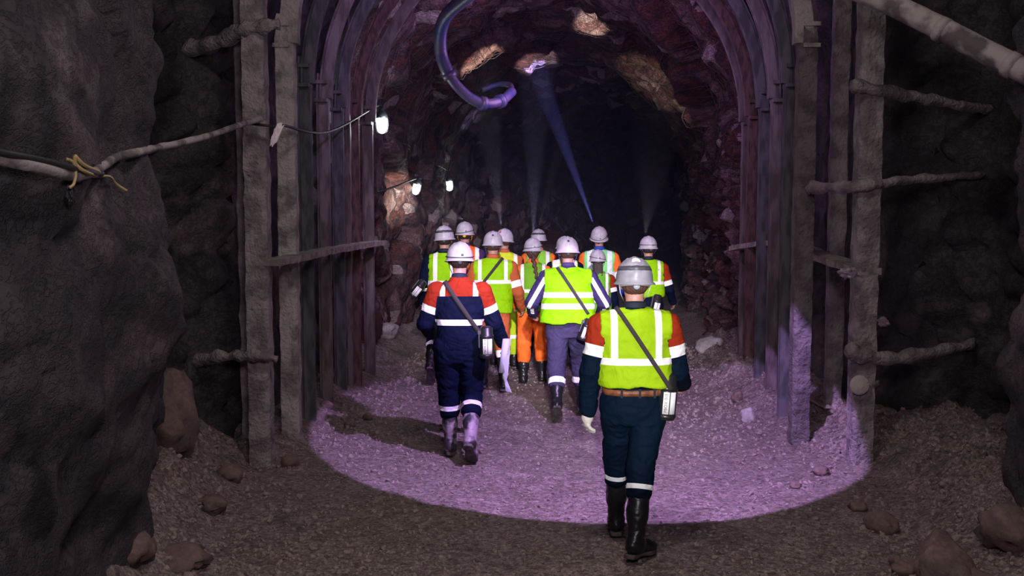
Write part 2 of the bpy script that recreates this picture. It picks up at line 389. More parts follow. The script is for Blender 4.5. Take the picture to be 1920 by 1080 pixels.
for px, py, sz, mat, lab in [
    (1768, 1045, (0.34, 0.30, 0.42), M_BOULDER, 'tall reddish broken boulder at the foot of the right rock wall'),
    (1840, 1062, (0.30, 0.26, 0.22), M_BOULDER, 'red-brown boulder lying against the tall reddish boulder by the right wall'),
    (1700, 1010, (0.20, 0.2, 0.14), M_BOULDER, 'small brown rock just left of the tall reddish boulder'),
    (1810, 1078, (0.22, 0.2, 0.12), M_BOULDER, 'flat brown stone in front of the red-brown boulder by the right wall'),
    (1655, 940, (0.24, 0.2, 0.16), M_BOULDER, 'brown stone at the base of the near right steel post'),
    (1610, 905, (0.14, 0.14, 0.10), M_BOULDER, 'small stone by the foot of the caked right post'),
    (1890, 1000, (0.4, 0.35, 0.3), M_BOULDER, 'dark boulder in the shadow at the right edge of the photo'),
    (1540, 880, (0.15, 0.13, 0.09), M_BOULDER, 'stone beside the tip of the purple light pool on the right'),
    (1492, 905, (0.1, 0.1, 0.06), M_BOULDER, 'small flat stone on the floor near the right arch feet'),
    (1402, 742, (0.17, 0.15, 0.17), M_PALE, 'pale angular rock on the rubble bank beside the right steel arches'),
    (1383, 718, (0.12, 0.12, 0.13), M_BOULDER, 'rounded brown rock leaning on the pale angular rock'),
    (1245, 680, (0.55, 0.4, 0.28), M_PALE, 'large pale rock lit purple behind the front man at the right tunnel wall'),
    (1330, 692, (0.5, 0.35, 0.22), M_PALE, 'long low pale rock at the foot of the right tunnel wall'),
    (310, 885, (0.55, 0.6, 0.75), M_BOULDER, 'big smooth rock at the foot of the left rock face'),
    (240, 1040, (0.30, 0.3, 0.2), M_BOULDER, 'reddish stone at the bottom of the left rock face'),
    (130, 1060, (0.42, 0.35, 0.3), M_BOULDER, 'grey boulder in the bottom left corner'),
    (345, 1010, (0.34, 0.34, 0.12), M_BOULDER, 'flat half-buried slab on the left gravel bank'),
    (430, 900, (0.2, 0.2, 0.16), M_BOULDER, 'grey stone beside the foot of the near left steel post'),
    (395, 915, (0.24, 0.2, 0.14), M_BOULDER, 'dark stone wedged between the big smooth rock and the left post'),
    (545, 862, (0.17, 0.15, 0.13), M_BOULDER, 'tan stone at the foot of the second left steel post'),
    (612, 770, (0.14, 0.12, 0.1), M_BOULDER, 'reddish stone on the rubble between the left arch feet'),
    (690, 778, (0.1, 0.09, 0.09), M_BOULDER, 'small pinkish stone on the rubble bank below the left arches'),
    (655, 790, (0.12, 0.1, 0.08), M_BOULDER, 'low stone on the rubble bank under the left arches'),
    (725, 655, (0.45, 0.35, 0.25), M_PALE, 'pale rock at the foot of the left tunnel wall beyond the arches')]:
    hh = 0.2 if (px < 420 or px > 1600) else (0.25 if py < 760 and px > 1380 else 0.05)
    g = ground(px, py, hh)
    rock('rock', (g.x, g.y), sz, px * 0.013, mat, lab, rz=px * 0.7)

# ------------------------------------------------------------------ steel arches
HAT = [(-.085, .0), (-.085, .025), (-.055, .028), (-.042, .150), (-.02, .150), (-.012, .138), (.012, .138), (.02, .150), (.042, .150), (.055, .028), (.085, .025), (.085, .0), (.038, .0), (.026, .11), (-.026, .11), (-.038, .0)]
HAT = [(u * .95, v * .80) for u, v in HAT]
def sweep(path, prof, name, mat, parent, rough=0.0, scale=1.0):
    """path: list of (x,z) in the rib's own plane; profile u along Y (across the rib), v towards the tunnel axis"""
    vs = []; fs = []; n = len(prof); N = len(path)
    for i, (x, z, nx, nz, Y) in enumerate(path):
        for k, (u, v) in enumerate(prof):
            p = Vector((x + nx * v * scale, Y + u * scale, z + nz * v * scale))
            if rough: 
                d = rough * noise.fractal(p * 14 + Vector((k * .3, 0, 0)), .7, 2, 3)
                p += Vector((nx * d, d * 0.7, nz * d))
            vs.append(p)
    for i in range(N - 1):
        for k in range(n): fs.append((i * n + k, i * n + (k + 1) % n, (i + 1) * n + (k + 1) % n, (i + 1) * n + k))
    fs.append(tuple(range(n))[::-1]); fs.append(tuple((N - 1) * n + k for k in range(n)))
    return MB().add(vs, fs).obj(name, mat, parent, smooth=False, bevel=0.004)
def arch(Y, xl, xr, zs, mat, label, rough=0.0, scale=1.0, prof=HAT, step=0.08, base=-0.1, matr=None):
    hw = (xr - xl) / 2; cx = (xl + xr) / 2
    root = empty('steel_arch', (cx, Y, 0)); tag(root, label, 'steel arch', 'steel support arches')
    def leg(s, x):
        zb = hfloor(x, Y) + base
        P = []; z = zb
        while z < zs + 0.25:
            P.append(pt(s, z)); z += step
        P.append(pt(s, zs + 0.25)); return P
    def pt(s, z):
        if z <= zs: return (s * hw, z, -s, 0, 0)
        a = (z - zs) / hw; return (s * hw * math.cos(a), zs + hw * math.sin(a), -s * math.cos(a), -math.sin(a), 0)
    sweep(leg(-1, xl), prof, 'leg', mat, root, rough, scale); sweep(leg(1, xr), prof, 'leg', matr or mat, root, rough, scale)
    a0 = 0.0; P = []
    for i in range(61):
        a = PI - PI * i / 60
        P.append((hw * 0.985 * math.cos(a), zs + hw * 0.985 * math.sin(a), -math.cos(a), -math.sin(a), 0.0))
    sweep(P, prof, 'crown', mat, root, rough, scale)
    for s in (-1, 1):
        for dz in (-0.02, 0.16):
            m = MB(); m.box((s * (hw - 0.05 * scale), 0, zs + dz), (0.13 * scale, 0.19 * scale, 0.035))
            m.obj('clamp', mat, root, smooth=False)
    return root
BOXP = [(-.08, 0), (-.08, .115), (-.06, .14), (.06, .14), (.08, .115), (.08, 0)]
# near post positions: face towards camera is the profile's side
arch(8.60, -2.13, 2.93, 3.85, M_CAKED, 'nearest steel arch, its square legs thickly caked with grey mud', 0.010, 1.25, BOXP)
arch(9.35, -2.03, 2.62, 3.50, M_CAKED_LIT, 'second steel arch, its left leg the brightest mud-caked one', 0.008, 1.1, BOXP, matr=plain('dimmed_caked_steel', (0.17, 0.145, 0.15), 0.9, 1.0, 30, col2=(0.09, 0.075, 0.08), vscale=7, bdist=0.03))  # right leg gets a darker copy, weaker light put into its colour
arch(10.15, -2.01, 2.68, 3.25, M_RUST3, 'third steel arch from the front, plain dark ribs', 0.003)
arch(10.90, -1.97, 2.74, 3.18, M_RUST, 'fourth steel arch, just in front of the middle of the row', 0.002)
arch(11.50, -1.92, 2.76, 3.14, M_RUST3, 'fifth steel arch, its left leg brightest violet where the light falls', 0.002)
arch(12.10, -1.84, 2.77, 3.10, M_RUST2, 'sixth steel arch, last but one before the bare rock tunnel', 0.002)
arch(12.68, -1.76, 2.83, 3.08, M_RUST, 'innermost steel arch, bordering the bare rock tunnel', 0.002)

# extra dark post between the arches on the right
def post(px, Y, ztop, wd, label, mat=M_CAKED):
    x = at(px, 500, Y).x; b = hfloor(x, Y) - 0.1
    m = MB(); pts = [(x, Y, b + (ztop - b) * i / 40) for i in range(41)]
    vs = []; fs = []
    for i, p in enumerate(pts):
        for sx, sy in ((-1, -1), (1, -1), (1, 1), (-1, 1)):
            d = 0.012 * noise.noise(Vector(p) * 9 + Vector((sx, sy, 0)))
            vs.append((p[0] + sx * (wd / 2 + d), p[1] + sy * (0.05 + d), p[2]))
    for i in range(40):
        for k in range(4): fs.append((i * 4 + k, i * 4 + (k + 1) % 4, i * 4 + 4 + (k + 1) % 4, i * 4 + 4 + k))
    fs += [(3, 2, 1, 0), (160, 161, 162, 163)]
    return tag(MB().add(vs, fs).obj('support_post', mat, bevel=0.006, smooth=False), label, 'post')
post(1567, 9.95, 5.0, 0.15, 'dark steel post standing behind the two near right legs')
post(461, 8.95, 4.6, 0.10, 'thin dark post just behind the near left leg')
post(655, 11.8, 5.0, 0.06, 'thin rusty post between the left legs of the inner arches', M_RUST)

# struts, planks and lagging
def bar(pts, r, name, mat, label, cat, flat=None, wob=0.5, n=5):
    P = catmull(pts, 12); m = MB()
    N_ = len(P); m.tube(P, [r * (1.0 + .25 * math.sin(i * .9) * .4 - .35 * i / N_) for i in range(N_)], n, wob=wob)
    m.v = [tuple(Vector(v) + Vector((0, 0, .35 * r * noise.noise(Vector(v) * 11))) ) for v in m.v]
    if flat:
        c = sum((Vector(p) for p in P), Vector()) / len(P)
        m.v = [(v[0], v[1], c.z + (v[2] - c.z)) for v in m.v]
    o = m.obj(name, mat); return tag(o, label, cat)
bar([at(1598, 160, 8.45), at(1660, 172, 8.5), at(1760, 190, 8.7), at(1862, 207, 8.95)], 0.055, 'tie_bar', M_CAKED, 'mud-caked tie bar running from the near right post into the wall, topmost', 'tie bar')
bar([at(1520, 353, 9.2), at(1600, 350, 8.5), at(1700, 338, 8.6), at(1842, 326, 8.9)], 0.05, 'tie_bar', M_CAKED, 'mud-caked tie bar crossing the near right post at mid height', 'tie bar')
bar([at(1588, 655, 8.45), at(1640, 672, 8.5), at(1720, 664, 8.6), at(1825, 645, 8.9)], 0.065, 'tie_bar', M_CAKED, 'thick mud-caked tie bar low on the near right post', 'tie bar')
bar([at(350, 98, 8.9), at(410, 78, 8.7), at(470, 52, 8.5), at(525, 48, 8.5)], 0.075, 'tie_bar', M_CAKED, 'wedge-shaped caked bar high on the near left post', 'tie bar')
bar([at(362, 677, 8.9), at(430, 668, 8.6), at(480, 665, 8.45), at(520, 672, 8.45)], 0.055, 'tie_bar', M_CAKED, 'caked bar low on the near left post', 'tie bar')
def plank(pts, wd, th, label):
    P = catmull(pts, 10); vs = []; fs = []; N = len(P)
    for i, p in enumerate(P):
        j = 0.012 * noise.noise(p * 9); j2 = 0.02 * noise.noise(p * 13 + Vector((5, 5, 5)))
        for a, b in ((-1, -1), (1, -1), (1, 1), (-1, 1)):
            vs.append((p.x + (wd / 2 + j2) * a, p.y, p.z + b * th / 2 + j))
    for i in range(N - 1):
        for k in range(4): fs.append((i * 4 + k, i * 4 + (k + 1) % 4, i * 4 + 4 + (k + 1) % 4, i * 4 + 4 + k))
    n = (N - 1) * 4; fs += [(3, 2, 1, 0), (n, n + 1, n + 2, n + 3)]
    return tag(MB().add(vs, fs).obj('lagging_plank', M_TIMBER, smooth=False), label, 'plank')
plank([at(508, 492, 8.5), at(560, 482, 9.3), at(615, 470, 10.3), at(665, 462, 11.4), at(712, 455, 12.7)], 0.16, 0.055, 'splintered dusty plank laid across the left arch legs')
plank([at(1630, 508, 8.5), at(1560, 488, 9.4), at(1510, 468, 10.3), at(1455, 455, 11.4), at(1380, 466, 12.7)], 0.20, 0.055, 'long sagging plank laid across the right arch legs')
plank([at(1500, 738, 9.9), at(1530, 752, 9.8), at(1552, 765, 9.7)], 0.05, 0.02, 'short broken slat low between the right arch legs')
from mathutils.bvhtree import BVHTree
_dg = bpy.context.evaluated_depsgraph_get(); _dg.update()
WALL_TREES = [BVHTree.FromObject(ob, _dg) for ob in COL.objects if ob.name.startswith('wall_')]
def on_wall(px, py, off=0.04):
    d = ray(px, py).normalized(); best = None
    for t in WALL_TREES:
        h = t.ray_cast(EYE, d)
        if h[0] is not None and (best is None or h[3] < best): best = h[3]
    return EYE + d * (best - off)
# round caked disc and stub on the near right post
m = MB(); M_ = Matrix.Translation(at(1612, 722, 8.44)) @ Matrix.Rotation(PI / 2, 4, 'X')
m.lathe([(0.0, -.02), (0.075, -.02), (0.08, .0), (0.07, .02), (0.045, .012), (0.03, .024), (0.0, .02)], 20, M_)
o = m.obj('end_plate', plain('dry_clay', (0.55, 0.48, 0.45), 0.95, 1.0, 60)); tag(o, 'round pale clay-caked plate low on the near right post', 'plate')
MB().tube([at(1624, 722, 8.5), at(1645, 718, 8.55)], 0.03, 8, wob=.4).obj('bolt', M_CAKED, o)
def crumple(name, c, s, mat, label, cat, seed):
    import bmesh
    bm = bmesh.new(); bmesh.ops.create_icosphere(bm, subdivisions=3, radius=1)
    for v in bm.verts:
        d = 0.5 * noise.fractal(v.co * 2.3 + Vector((seed,) * 3), .6, 2.2, 4)
        v.co = Vector((v.co.x * s[0], v.co.y * s[1], v.co.z * s[2])) * (1 + d)
    me = bpy.data.meshes.new(name); bm.to_mesh(me); bm.free(); me.materials.append(mat)
    o = bpy.data.objects.new(name, me); COL.objects.link(o); o.location = c; return tag(o, label, cat)
crumple('plastic_wrapper', on_wall(1658, 603, .03), (.055, .04, .045), plain('wrapper', (.35, .35, .4), .4, col2=(.6, .25, .25), vscale=30), 'crumpled shiny wrapper stuck between stones on the right wall', 'wrapper', 2)
crumple('plastic_wrapper', at(1590, 512, 8.42), (.07, .03, .04), plain('wrapper2', (.40, .34, .42), .4, col2=(.2, .14, .2), vscale=20), 'torn plastic wrapped round the near end of the right plank', 'wrapper', 5)
crumple('hanging_tag', at(518, 252, 8.42), (.028, .012, .09), M_TAPEW, 'glaring white and pink plastic tag hanging from the cable on the left', 'tag', 8).rotation_euler = (0, .38, 0)

# pipe overhead on the right
P = [at(1560, -40, 7.6), at(1700, 22, 7.2), at(1820, 82, 6.9), at(1990, 170, 6.5)]
pr = empty('overhead_pipe', P[0]); tag(pr, 'thick dusty pipe slanting across the upper right corner', 'pipe')
def rel(P, o): return [Vector(p) - o.location for p in P]
MB().tube(rel(catmull(P, 10), pr), 0.075, 18, wob=.08).obj('pipe_body', M_PIPE, pr)
for a in (0.25, 0.7):
    c = P[1].lerp(P[3], a); d = (P[3] - P[1]).normalized()
    MB().tube(rel([c - d * .03, c + d * .03], pr), 0.083, 18).obj('coupling', M_PIPE, pr)

# hose hanging from the crown
HP = [at(930, -40, 11.4), at(868, 0, 12.0), at(832, 38, 12.4), at(826, 92, 12.7), at(842, 140, 12.8), at(872, 176, 12.9), at(905, 194, 13.0), at(938, 190, 13.2), at(960, 172, 13.5)]
ho = empty('hanging_hose', HP[0]); tag(ho, 'thick violet hose looping down from the tunnel crown', 'hose')
MB().tube(rel(catmull(HP, 10), ho), [0.075] * 40 + [0.062] * 41, 14).obj('hose_body', M_HOSE, ho)
MB().tube(rel(catmull([at(958, 174, 13.5), at(957, 160, 13.8), at(935, 158, 14.0), at(905, 168, 14.1)], 8), ho), 0.035, 10).obj('nozzle', M_HOSE, ho)
for k in (4, 6, 7):
    d = (HP[k + 1] - HP[k - 1]).normalized()
    MB().tube(rel([HP[k] - d * .035, HP[k] + d * .035], ho), 0.086, 14).obj('coupling', M_HOSE, ho)

# cables on the left rock face
CP = [on_wall(a, b, .07) for a, b in ((-60, 285), (0, 297), (60, 308), (140, 328), (180, 320), (215, 297), (255, 286))] + [at(300, 276, 6.3), at(380, 258, 7.0), at(440, 238, 7.8), at(490, 222, 8.4)]
o = MB().tube(catmull(CP, 10), [0.030] * 32 + [0.022] * 69, 10, wob=.25).obj('power_cable', M_PIPE); tag(o, 'thick muddy cable sagging along the left rock face', 'cable')
CP = [on_wall(a, b, .10) for a, b in ((-60, 270), (0, 286), (70, 299), (150, 318), (190, 326))]
o = MB().tube(catmull(CP, 10), 0.016, 8, wob=.2).obj('power_cable', M_CABLE); tag(o, 'thinner black cable lying above the thick muddy cable', 'cable')
YT = empty('cable_tie', on_wall(150, 315, .13)); tag(YT, 'loose yellowish tie wire knotted round the cables on the left', 'tie wire')
for pts, r in (([(125, 298), (137, 305), (142, 325), (138, 345), (130, 352)], .007), ([(140, 292), (158, 310), (185, 322), (180, 328), (160, 322), (142, 308), (140, 292)], .009), ([(150, 318), (172, 330), (205, 331), (218, 345), (238, 358)], .007)):
    MB().tube(rel(catmull([on_wall(a, b, .13) for a, b in pts], 6), YT), r, 6).obj('wire_loop', M_YELLOW, YT)
crumple('dangling_plug', on_wall(130, 365, .08), (.016, .016, .035), M_CABLE, 'small black plug dangling below the tie wire', 'plug', 3)
CP = [at(470, 232, 8.4), at(510, 236, 8.42), at(535, 236, 8.8), at(575, 247, 9.3), at(612, 248, 10.2), at(650, 232, 11.3), at(690, 208, 12.5), at(712, 196, 13.1)]
o = MB().tube(catmull(CP, 8), 0.012, 6).obj('lamp_cable', M_CABLE); tag(o, 'thin black lamp cable slung across the left arch legs', 'cable')
CP = [at(709, 360, 13.2), at(740, 350, 14.6), at(781, 335, 17.0), at(800, 338, 20.0), at(830, 336, 24)]
o = MB().tube(catmull(CP, 8), 0.012, 6).obj('lamp_cable', M_CABLE); tag(o, 'thin black cable running between the far wall lamps', 'cable')

# wall lamps
M_LAMP = emis('lamp_glass', (0.80, 1.0, 0.96), 14)
def wall_lamp(px, py, Y, s, label, power, tilt=0.0):
    p = at(px, py, Y); r = empty('bulkhead_lamp', p); r.rotation_euler = (0, tilt, 0); tag(r, label, 'lamp', 'tunnel wall lamps')
    MB().lathe([(0.001, -.11 * s), (.025 * s, -.105 * s), (.045 * s, -.085 * s), (.056 * s, -.04 * s), (.058 * s, .05 * s), (.05 * s, .06 * s)], 18).obj('glass_globe', M_LAMP, r)
    MB().lathe([(.06 * s, .052 * s), (.066 * s, .06 * s), (.066 * s, .085 * s), (.045 * s, .12 * s), (.02 * s, .15 * s), (.02 * s, .18 * s)], 18).obj('housing', M_BLACK, r)
    m = MB()
    for a in range(4):
        q = a * PI / 2; c, sn = math.cos(q), math.sin(q)
        m.tube([Vector((c * rr * s, sn * rr * s, z * s)) for rr, z in ((.066, .06), (.068, -.03), (.054, -.095), (.0, -.122))], .0028 * s, 5)
    m.obj('guard', M_NET, r)
    MB().tube([(0, 0, .17 * s), (-.06 * s, .02, .22 * s), (-.18 * s, .05, .20 * s)], .012 * s, 6).obj('bracket', M_BLACK, r)
    point('lamp_light', p + Vector((0.12, -0.12, -0.02)), power, (0.85, 1.0, 0.97), 0.06)
wall_lamp(716, 231, 13.05, 1.12, 'lit wall lamp hanging just beyond the innermost left arch leg', 16)
wall_lamp(781, 352, 17.0, 1.0, 'lit wall lamp lower of the two far ones, tilted above the tan seam', 7, 0.25)
wall_lamp(842, 346, 20.5, 1.1, 'lit wall lamp farthest down the tunnel on the left', 8, -0.1)

# wire net pinned under the rock crown
def net():
    m = MB(); ts = np.linspace(0.30, 0.74, 46); ys = np.arange(13.1, 21.2, 0.16)
    def q(Y, t):
        p = cave_point(float(Y), float(t)); xl, xr = lerpt(XL, Y), lerpt(XR, Y)
        c = Vector(((xl + xr) / 2, Y, 2.4)); d = (c - p); d.y = 0; return p + d.normalized() * 0.045
    G = [[q(Y, t) for t in ts] for Y in ys]
    for row in G[::1]: m.tube(row, 0.0035, 3, cap=False)
    for k in range(len(ts)): m.tube([G[i][k] for i in range(len(ys))], 0.0035, 3, cap=False)
    o = m.obj('wire_mesh', M_NET); tag(o, 'square wire mesh pinned under the red rock of the tunnel crown', 'wire mesh')
net()

# ------------------------------------------------------------------ people: signed distance fields meshed by surface nets
def A(*v): return np.array(v, dtype=float)
def smin(a, b, k):
    h = np.maximum(k - np.abs(a - b), 0) / k
    return np.minimum(a, b) - h * h * k * 0.25
def f_cone(a, b, ra, rb, sq=None):
    a, b = A(*a), A(*b); ab = b - a; L2 = max((ab ** 2).sum(), 1e-9)
    S = A(1, 1, 1) if sq is None else A(*sq)
    def f(P):
        t = np.clip(((P - a) @ ab) / L2, 0, 1)
        q = (P - a - t[..., None] * ab) * S
        return np.sqrt((q ** 2).sum(-1)) - (ra + (rb - ra) * t)
    r = max(ra, rb) / min(S); f.lo = np.minimum(a, b) - r; f.hi = np.maximum(a, b) + r; return f
def f_ell(c, r, R=None):
    c, r = A(*c), A(*r)
    def f(P):
        q = P - c
        if R is not None: q = q @ R
        q = q / r
        k0 = np.sqrt((q ** 2).sum(-1)); k1 = np.sqrt(((q / r) ** 2).sum(-1)) + 1e-9
        return k0 * (k0 - 1) / k1
    m = r.max() if R is not None else r
    f.lo = c - m; f.hi = c + m; return f
def f_loft(tab, n=2.4, round_=0.02):
    """tab rows: z, cx, cy, half width, half depth"""
    T = np.array(tab, dtype=float)
    def f(P):
        z = P[..., 2]; zc = np.clip(z, T[0, 0], T[-1, 0])
        cx, cy, a, b = (np.interp(zc, T[:, 0], T[:, i]) for i in (1, 2, 3, 4))
        u = np.abs((P[..., 0] - cx) / a); v = np.abs((P[..., 1] - cy) / b)
        k = (u ** n + v ** n) ** (1 / n)
        d = (k - 1) * np.minimum(a, b)
        dz = np.abs(z - zc)
        return np.where(dz > 0, np.sqrt(np.maximum(d, 0) ** 2 + dz ** 2) + np.minimum(d, 0) * 0.0, d)
    m = T[:, 3:5].max()
    f.lo = A((T[:, 1] - T[:, 3]).min(), (T[:, 2] - T[:, 4]).min(), T[0, 0]); f.hi = A((T[:, 1] + T[:, 3]).max(), (T[:, 2] + T[:, 4]).max(), T[-1, 0]); return f

def mesh_sdf(prims, res, cuts=()):
    """prims: list of (fn, blend).  cuts: functions d(P) to intersect with.  returns verts, quads"""
    lo = np.min([p[0].lo for p in prims], 0) - 0.05; hi = np.max([p[0].hi for p in prims], 0) + 0.05
    n = np.ceil((hi - lo) / res).astype(int) + 1
    G = np.full(n, 9.0)
    ax = [lo[i] + res * np.arange(n[i]) for i in range(3)]
    for f, k in prims:
        m = 0.045 + k
        i0 = np.maximum(((f.lo - m - lo) / res).astype(int), 0); i1 = np.minimum(((f.hi + m - lo) / res).astype(int) + 2, n)
        sl = tuple(slice(i0[i], i1[i]) for i in range(3))
        P = np.stack(np.meshgrid(*[ax[i][sl[i]] for i in range(3)], indexing='ij'), -1)
        G[sl] = smin(G[sl], f(P), max(k, 1e-4))
    if cuts:
        P = np.stack(np.meshgrid(*ax, indexing='ij'), -1)
        for c in cuts: G = np.maximum(G, c(P))
    ins = G < 0
    idx = -np.ones(n - 1, dtype=np.int64)
    cnt = sum(ins[a:n[0] - 1 + a, b:n[1] - 1 + b, c:n[2] - 1 + c].astype(np.int8) for a in (0, 1) for b in (0, 1) for c in (0, 1))
    act = (cnt > 0) & (cnt < 8); cells = np.argwhere(act); idx[act] = np.arange(len(cells))
    acc = np.zeros((len(cells), 3)); num = np.zeros(len(cells))
    cor = [(a, b, c) for a in (0, 1) for b in (0, 1) for c in (0, 1)]
    for c0 in cor:
        for axis in range(3):
            if c0[axis]: continue
            c1 = list(c0); c1[axis] = 1
            g0 = G[cells[:, 0] + c0[0], cells[:, 1] + c0[1], cells[:, 2] + c0[2]]; g1 = G[cells[:, 0] + c1[0], cells[:, 1] + c1[1], cells[:, 2] + c1[2]]
            x = (g0 < 0) != (g1 < 0); t = np.where(x, g0 / np.where(x, g0 - g1, 1), 0)
            p = np.tile(np.array(c0, float), (len(cells), 1)); p[:, axis] += t
            acc[x] += p[x]; num[x] += 1
    V = lo + (cells + acc / num[:, None]) * res
    Q = []
    for axis in range(3):
        b, c = [(1, 2), (2, 0), (0, 1)][axis]
        s0 = [slice(1, n[i] - 1) for i in range(3)]; s1 = list(s0); s0[axis] = slice(0, n[axis] - 1); s1[axis] = slice(1, n[axis])
        i_0 = ins[tuple(s0)]; i_1 = ins[tuple(s1)]
        E = np.argwhere(i_0 != i_1); off = np.ones(3, int); off[axis] = 0; E = E + off
        fl = ins[E[:, 0], E[:, 1], E[:, 2]]
        def g(db, dc):
            e = E.copy(); e[:, b] -= db; e[:, c] -= dc; return idx[e[:, 0], e[:, 1], e[:, 2]]
        q = np.stack([g(1, 1), g(0, 1), g(0, 0), g(1, 0)], 1)
        q[~fl] = q[~fl][:, ::-1]; Q.append(q)
    Q = np.concatenate(Q); Q = Q[(Q >= 0).all(1)]
    return V, Q
def relax(V, Q, it=2, lam=0.5):
    for _ in range(it):
        S = np.zeros_like(V); N = np.zeros(len(V))
        for a, b in ((0, 1), (1, 2), (2, 3), (3, 0)):
            np.add.at(S, Q[:, a], V[Q[:, b]]); np.add.at(S, Q[:, b], V[Q[:, a]]); np.add.at(N, Q[:, a], 1); np.add.at(N, Q[:, b], 1)
        V = V + lam * (S / np.maximum(N, 1)[:, None] - V)
    return V
def vnormals(V, Q):
    fn = np.cross(V[Q[:, 2]] - V[Q[:, 0]], V[Q[:, 3]] - V[Q[:, 1]]); Nn = np.zeros_like(V)
    for k in range(4): np.add.at(Nn, Q[:, k], fn)
    return Nn / (np.linalg.norm(Nn, axis=1)[:, None] + 1e-12)
def wrinkle(V, Q, amp, sc, seed, ridged=True):
    Nn = vnormals(V, Q); out = V.copy(); o = Vector((seed * 1.3, seed * 0.7, seed * 2.1))
    for i, p in enumerate(V):
        q = Vector((p[0] * sc[0], p[1] * sc[1], p[2] * sc[2])) + o
        q += noise.noise_vector(q * 0.6) * 0.7
        a = noise.noise(q); b = 1 - 2 * abs(noise.noise(q * 1.9 + o))
        out[i] += Nn[i] * amp * (0.6 * a + (0.55 * b if ridged else 0))
    return out

# cloth material with painted-on panels and sewn tapes, driven by per-vertex garment coordinates
def cloth(name, base, layers, rough=0.75, tape_rough=0.35):
    """layers: list of (conds, colour); conds: list of (attr, lo, hi) all of which must hold"""
    m, t = nt(name); L = t.links
    out = nn(t, 'ShaderNodeOutputMaterial'); b = nn(t, 'ShaderNodeBsdfPrincipled'); L.new(b.outputs[0], out.inputs[0])
    b.inputs['Roughness'].default_value = rough; b.inputs['Specular IOR Level'].default_value = 0.06
    at_ = {}
    def attr(k):
        if k not in at_:
            a = nn(t, 'ShaderNodeAttribute'); a.attribute_name = k; at_[k] = a.outputs['Fac']
        return at_[k]
    rgb = nn(t, 'ShaderNodeRGB'); rgb.outputs[0].default_value = col4(base); last = rgb.outputs[0]
    for conds, c in layers:
        prod = None
        for k, lo, hi in conds:
            s = attr(k[1:] if k[0] == '|' else k)
            if k[0] == '|':
                ab = nn(t, 'ShaderNodeMath', operation='ABSOLUTE'); L.new(s, ab.inputs[0]); s = ab.outputs[0]
            cmp_ = nn(t, 'ShaderNodeMath', operation='COMPARE'); L.new(s, cmp_.inputs[0])
            cmp_.inputs[1].default_value = (lo + hi) / 2; cmp_.inputs[2].default_value = (hi - lo) / 2
            if prod is None: prod = cmp_.outputs[0]
            else:
                mu = nn(t, 'ShaderNodeMath', operation='MULTIPLY'); L.new(prod, mu.inputs[0]); L.new(cmp_.outputs[0], mu.inputs[1]); prod = mu.outputs[0]
        mx = nn(t, 'ShaderNodeMix', data_type='RGBA'); L.new(prod, mx.inputs[0]); L.new(last, mx.inputs[6]); mx.inputs[7].default_value = col4(c); last = mx.outputs[2]
    g = nn(t, 'ShaderNodeTexCoord'); n = nn(t, 'ShaderNodeTexNoise'); n.inputs['Scale'].default_value = 7; n.inputs['Detail'].default_value = 5
    L.new(g.outputs['Object'], n.inputs['Vector'])
    mr = nn(t, 'ShaderNodeMapRange'); mr.inputs[1].default_value = .3; mr.inputs[2].default_value = .7; mr.inputs[3].default_value = 0.86; mr.inputs[4].default_value = 1.05
    L.new(n.outputs[0], mr.inputs[0])
    vm = nn(t, 'ShaderNodeVectorMath', operation='SCALE'); L.new(last, vm.inputs[0]); L.new(mr.outputs[0], vm.inputs['Scale']); L.new(vm.outputs[0], b.inputs['Base Color'])
    n2 = nn(t, 'ShaderNodeTexNoise'); n2.inputs['Scale'].default_value = 9; n2.inputs['Detail'].default_value = 5; n2.inputs['Distortion'].default_value = 1.2
    mp = nn(t, 'ShaderNodeMapping'); mp.inputs['Scale'].default_value = (1, 1, 0.55); L.new(g.outputs['Object'], mp.inputs[0]); L.new(mp.outputs[0], n2.inputs['Vector'])
    bp = nn(t, 'ShaderNodeBump'); bp.inputs['Strength'].default_value = 0.8; bp.inputs['Distance'].default_value = 0.02
    L.new(n2.outputs[0], bp.inputs['Height']); L.new(bp.outputs[0], b.inputs['Normal'])
    return m
TAPE = (0.88, 0.87, 0.90)
NAVY = (0.004, 0.007, 0.024); NAVY2 = (0.002, 0.008, 0.020); RED = (0.28, 0.026, 0.010); ORANGE = (0.85, 0.16, 0.025); RUSTY = (0.42, 0.10, 0.035)
VIOLET = (0.035, 0.026, 0.085); ROYAL = (0.015, 0.05, 0.36); LIME = (0.25, 0.56, 0.004); LIME2 = (0.25, 0.62, 0.05); YELLOW = (0.55, 0.68, 0.03); MINT = (0.24, 0.72, 0.22)

def rotx(v, a):
    c, s = math.cos(a), math.sin(a); v = np.asarray(v, float)
    return np.stack([v[..., 0], v[..., 1] * c - v[..., 2] * s, v[..., 1] * s + v[..., 2] * c], -1)
def dirv(flex, abd, side):
    """direction of a hanging limb: flex forward (+y), abd outwards"""
    f, a = math.radians(flex), math.radians(abd)
    return A(side * math.sin(a), math.sin(f) * math.cos(a), -math.cos(f) * math.cos(a))

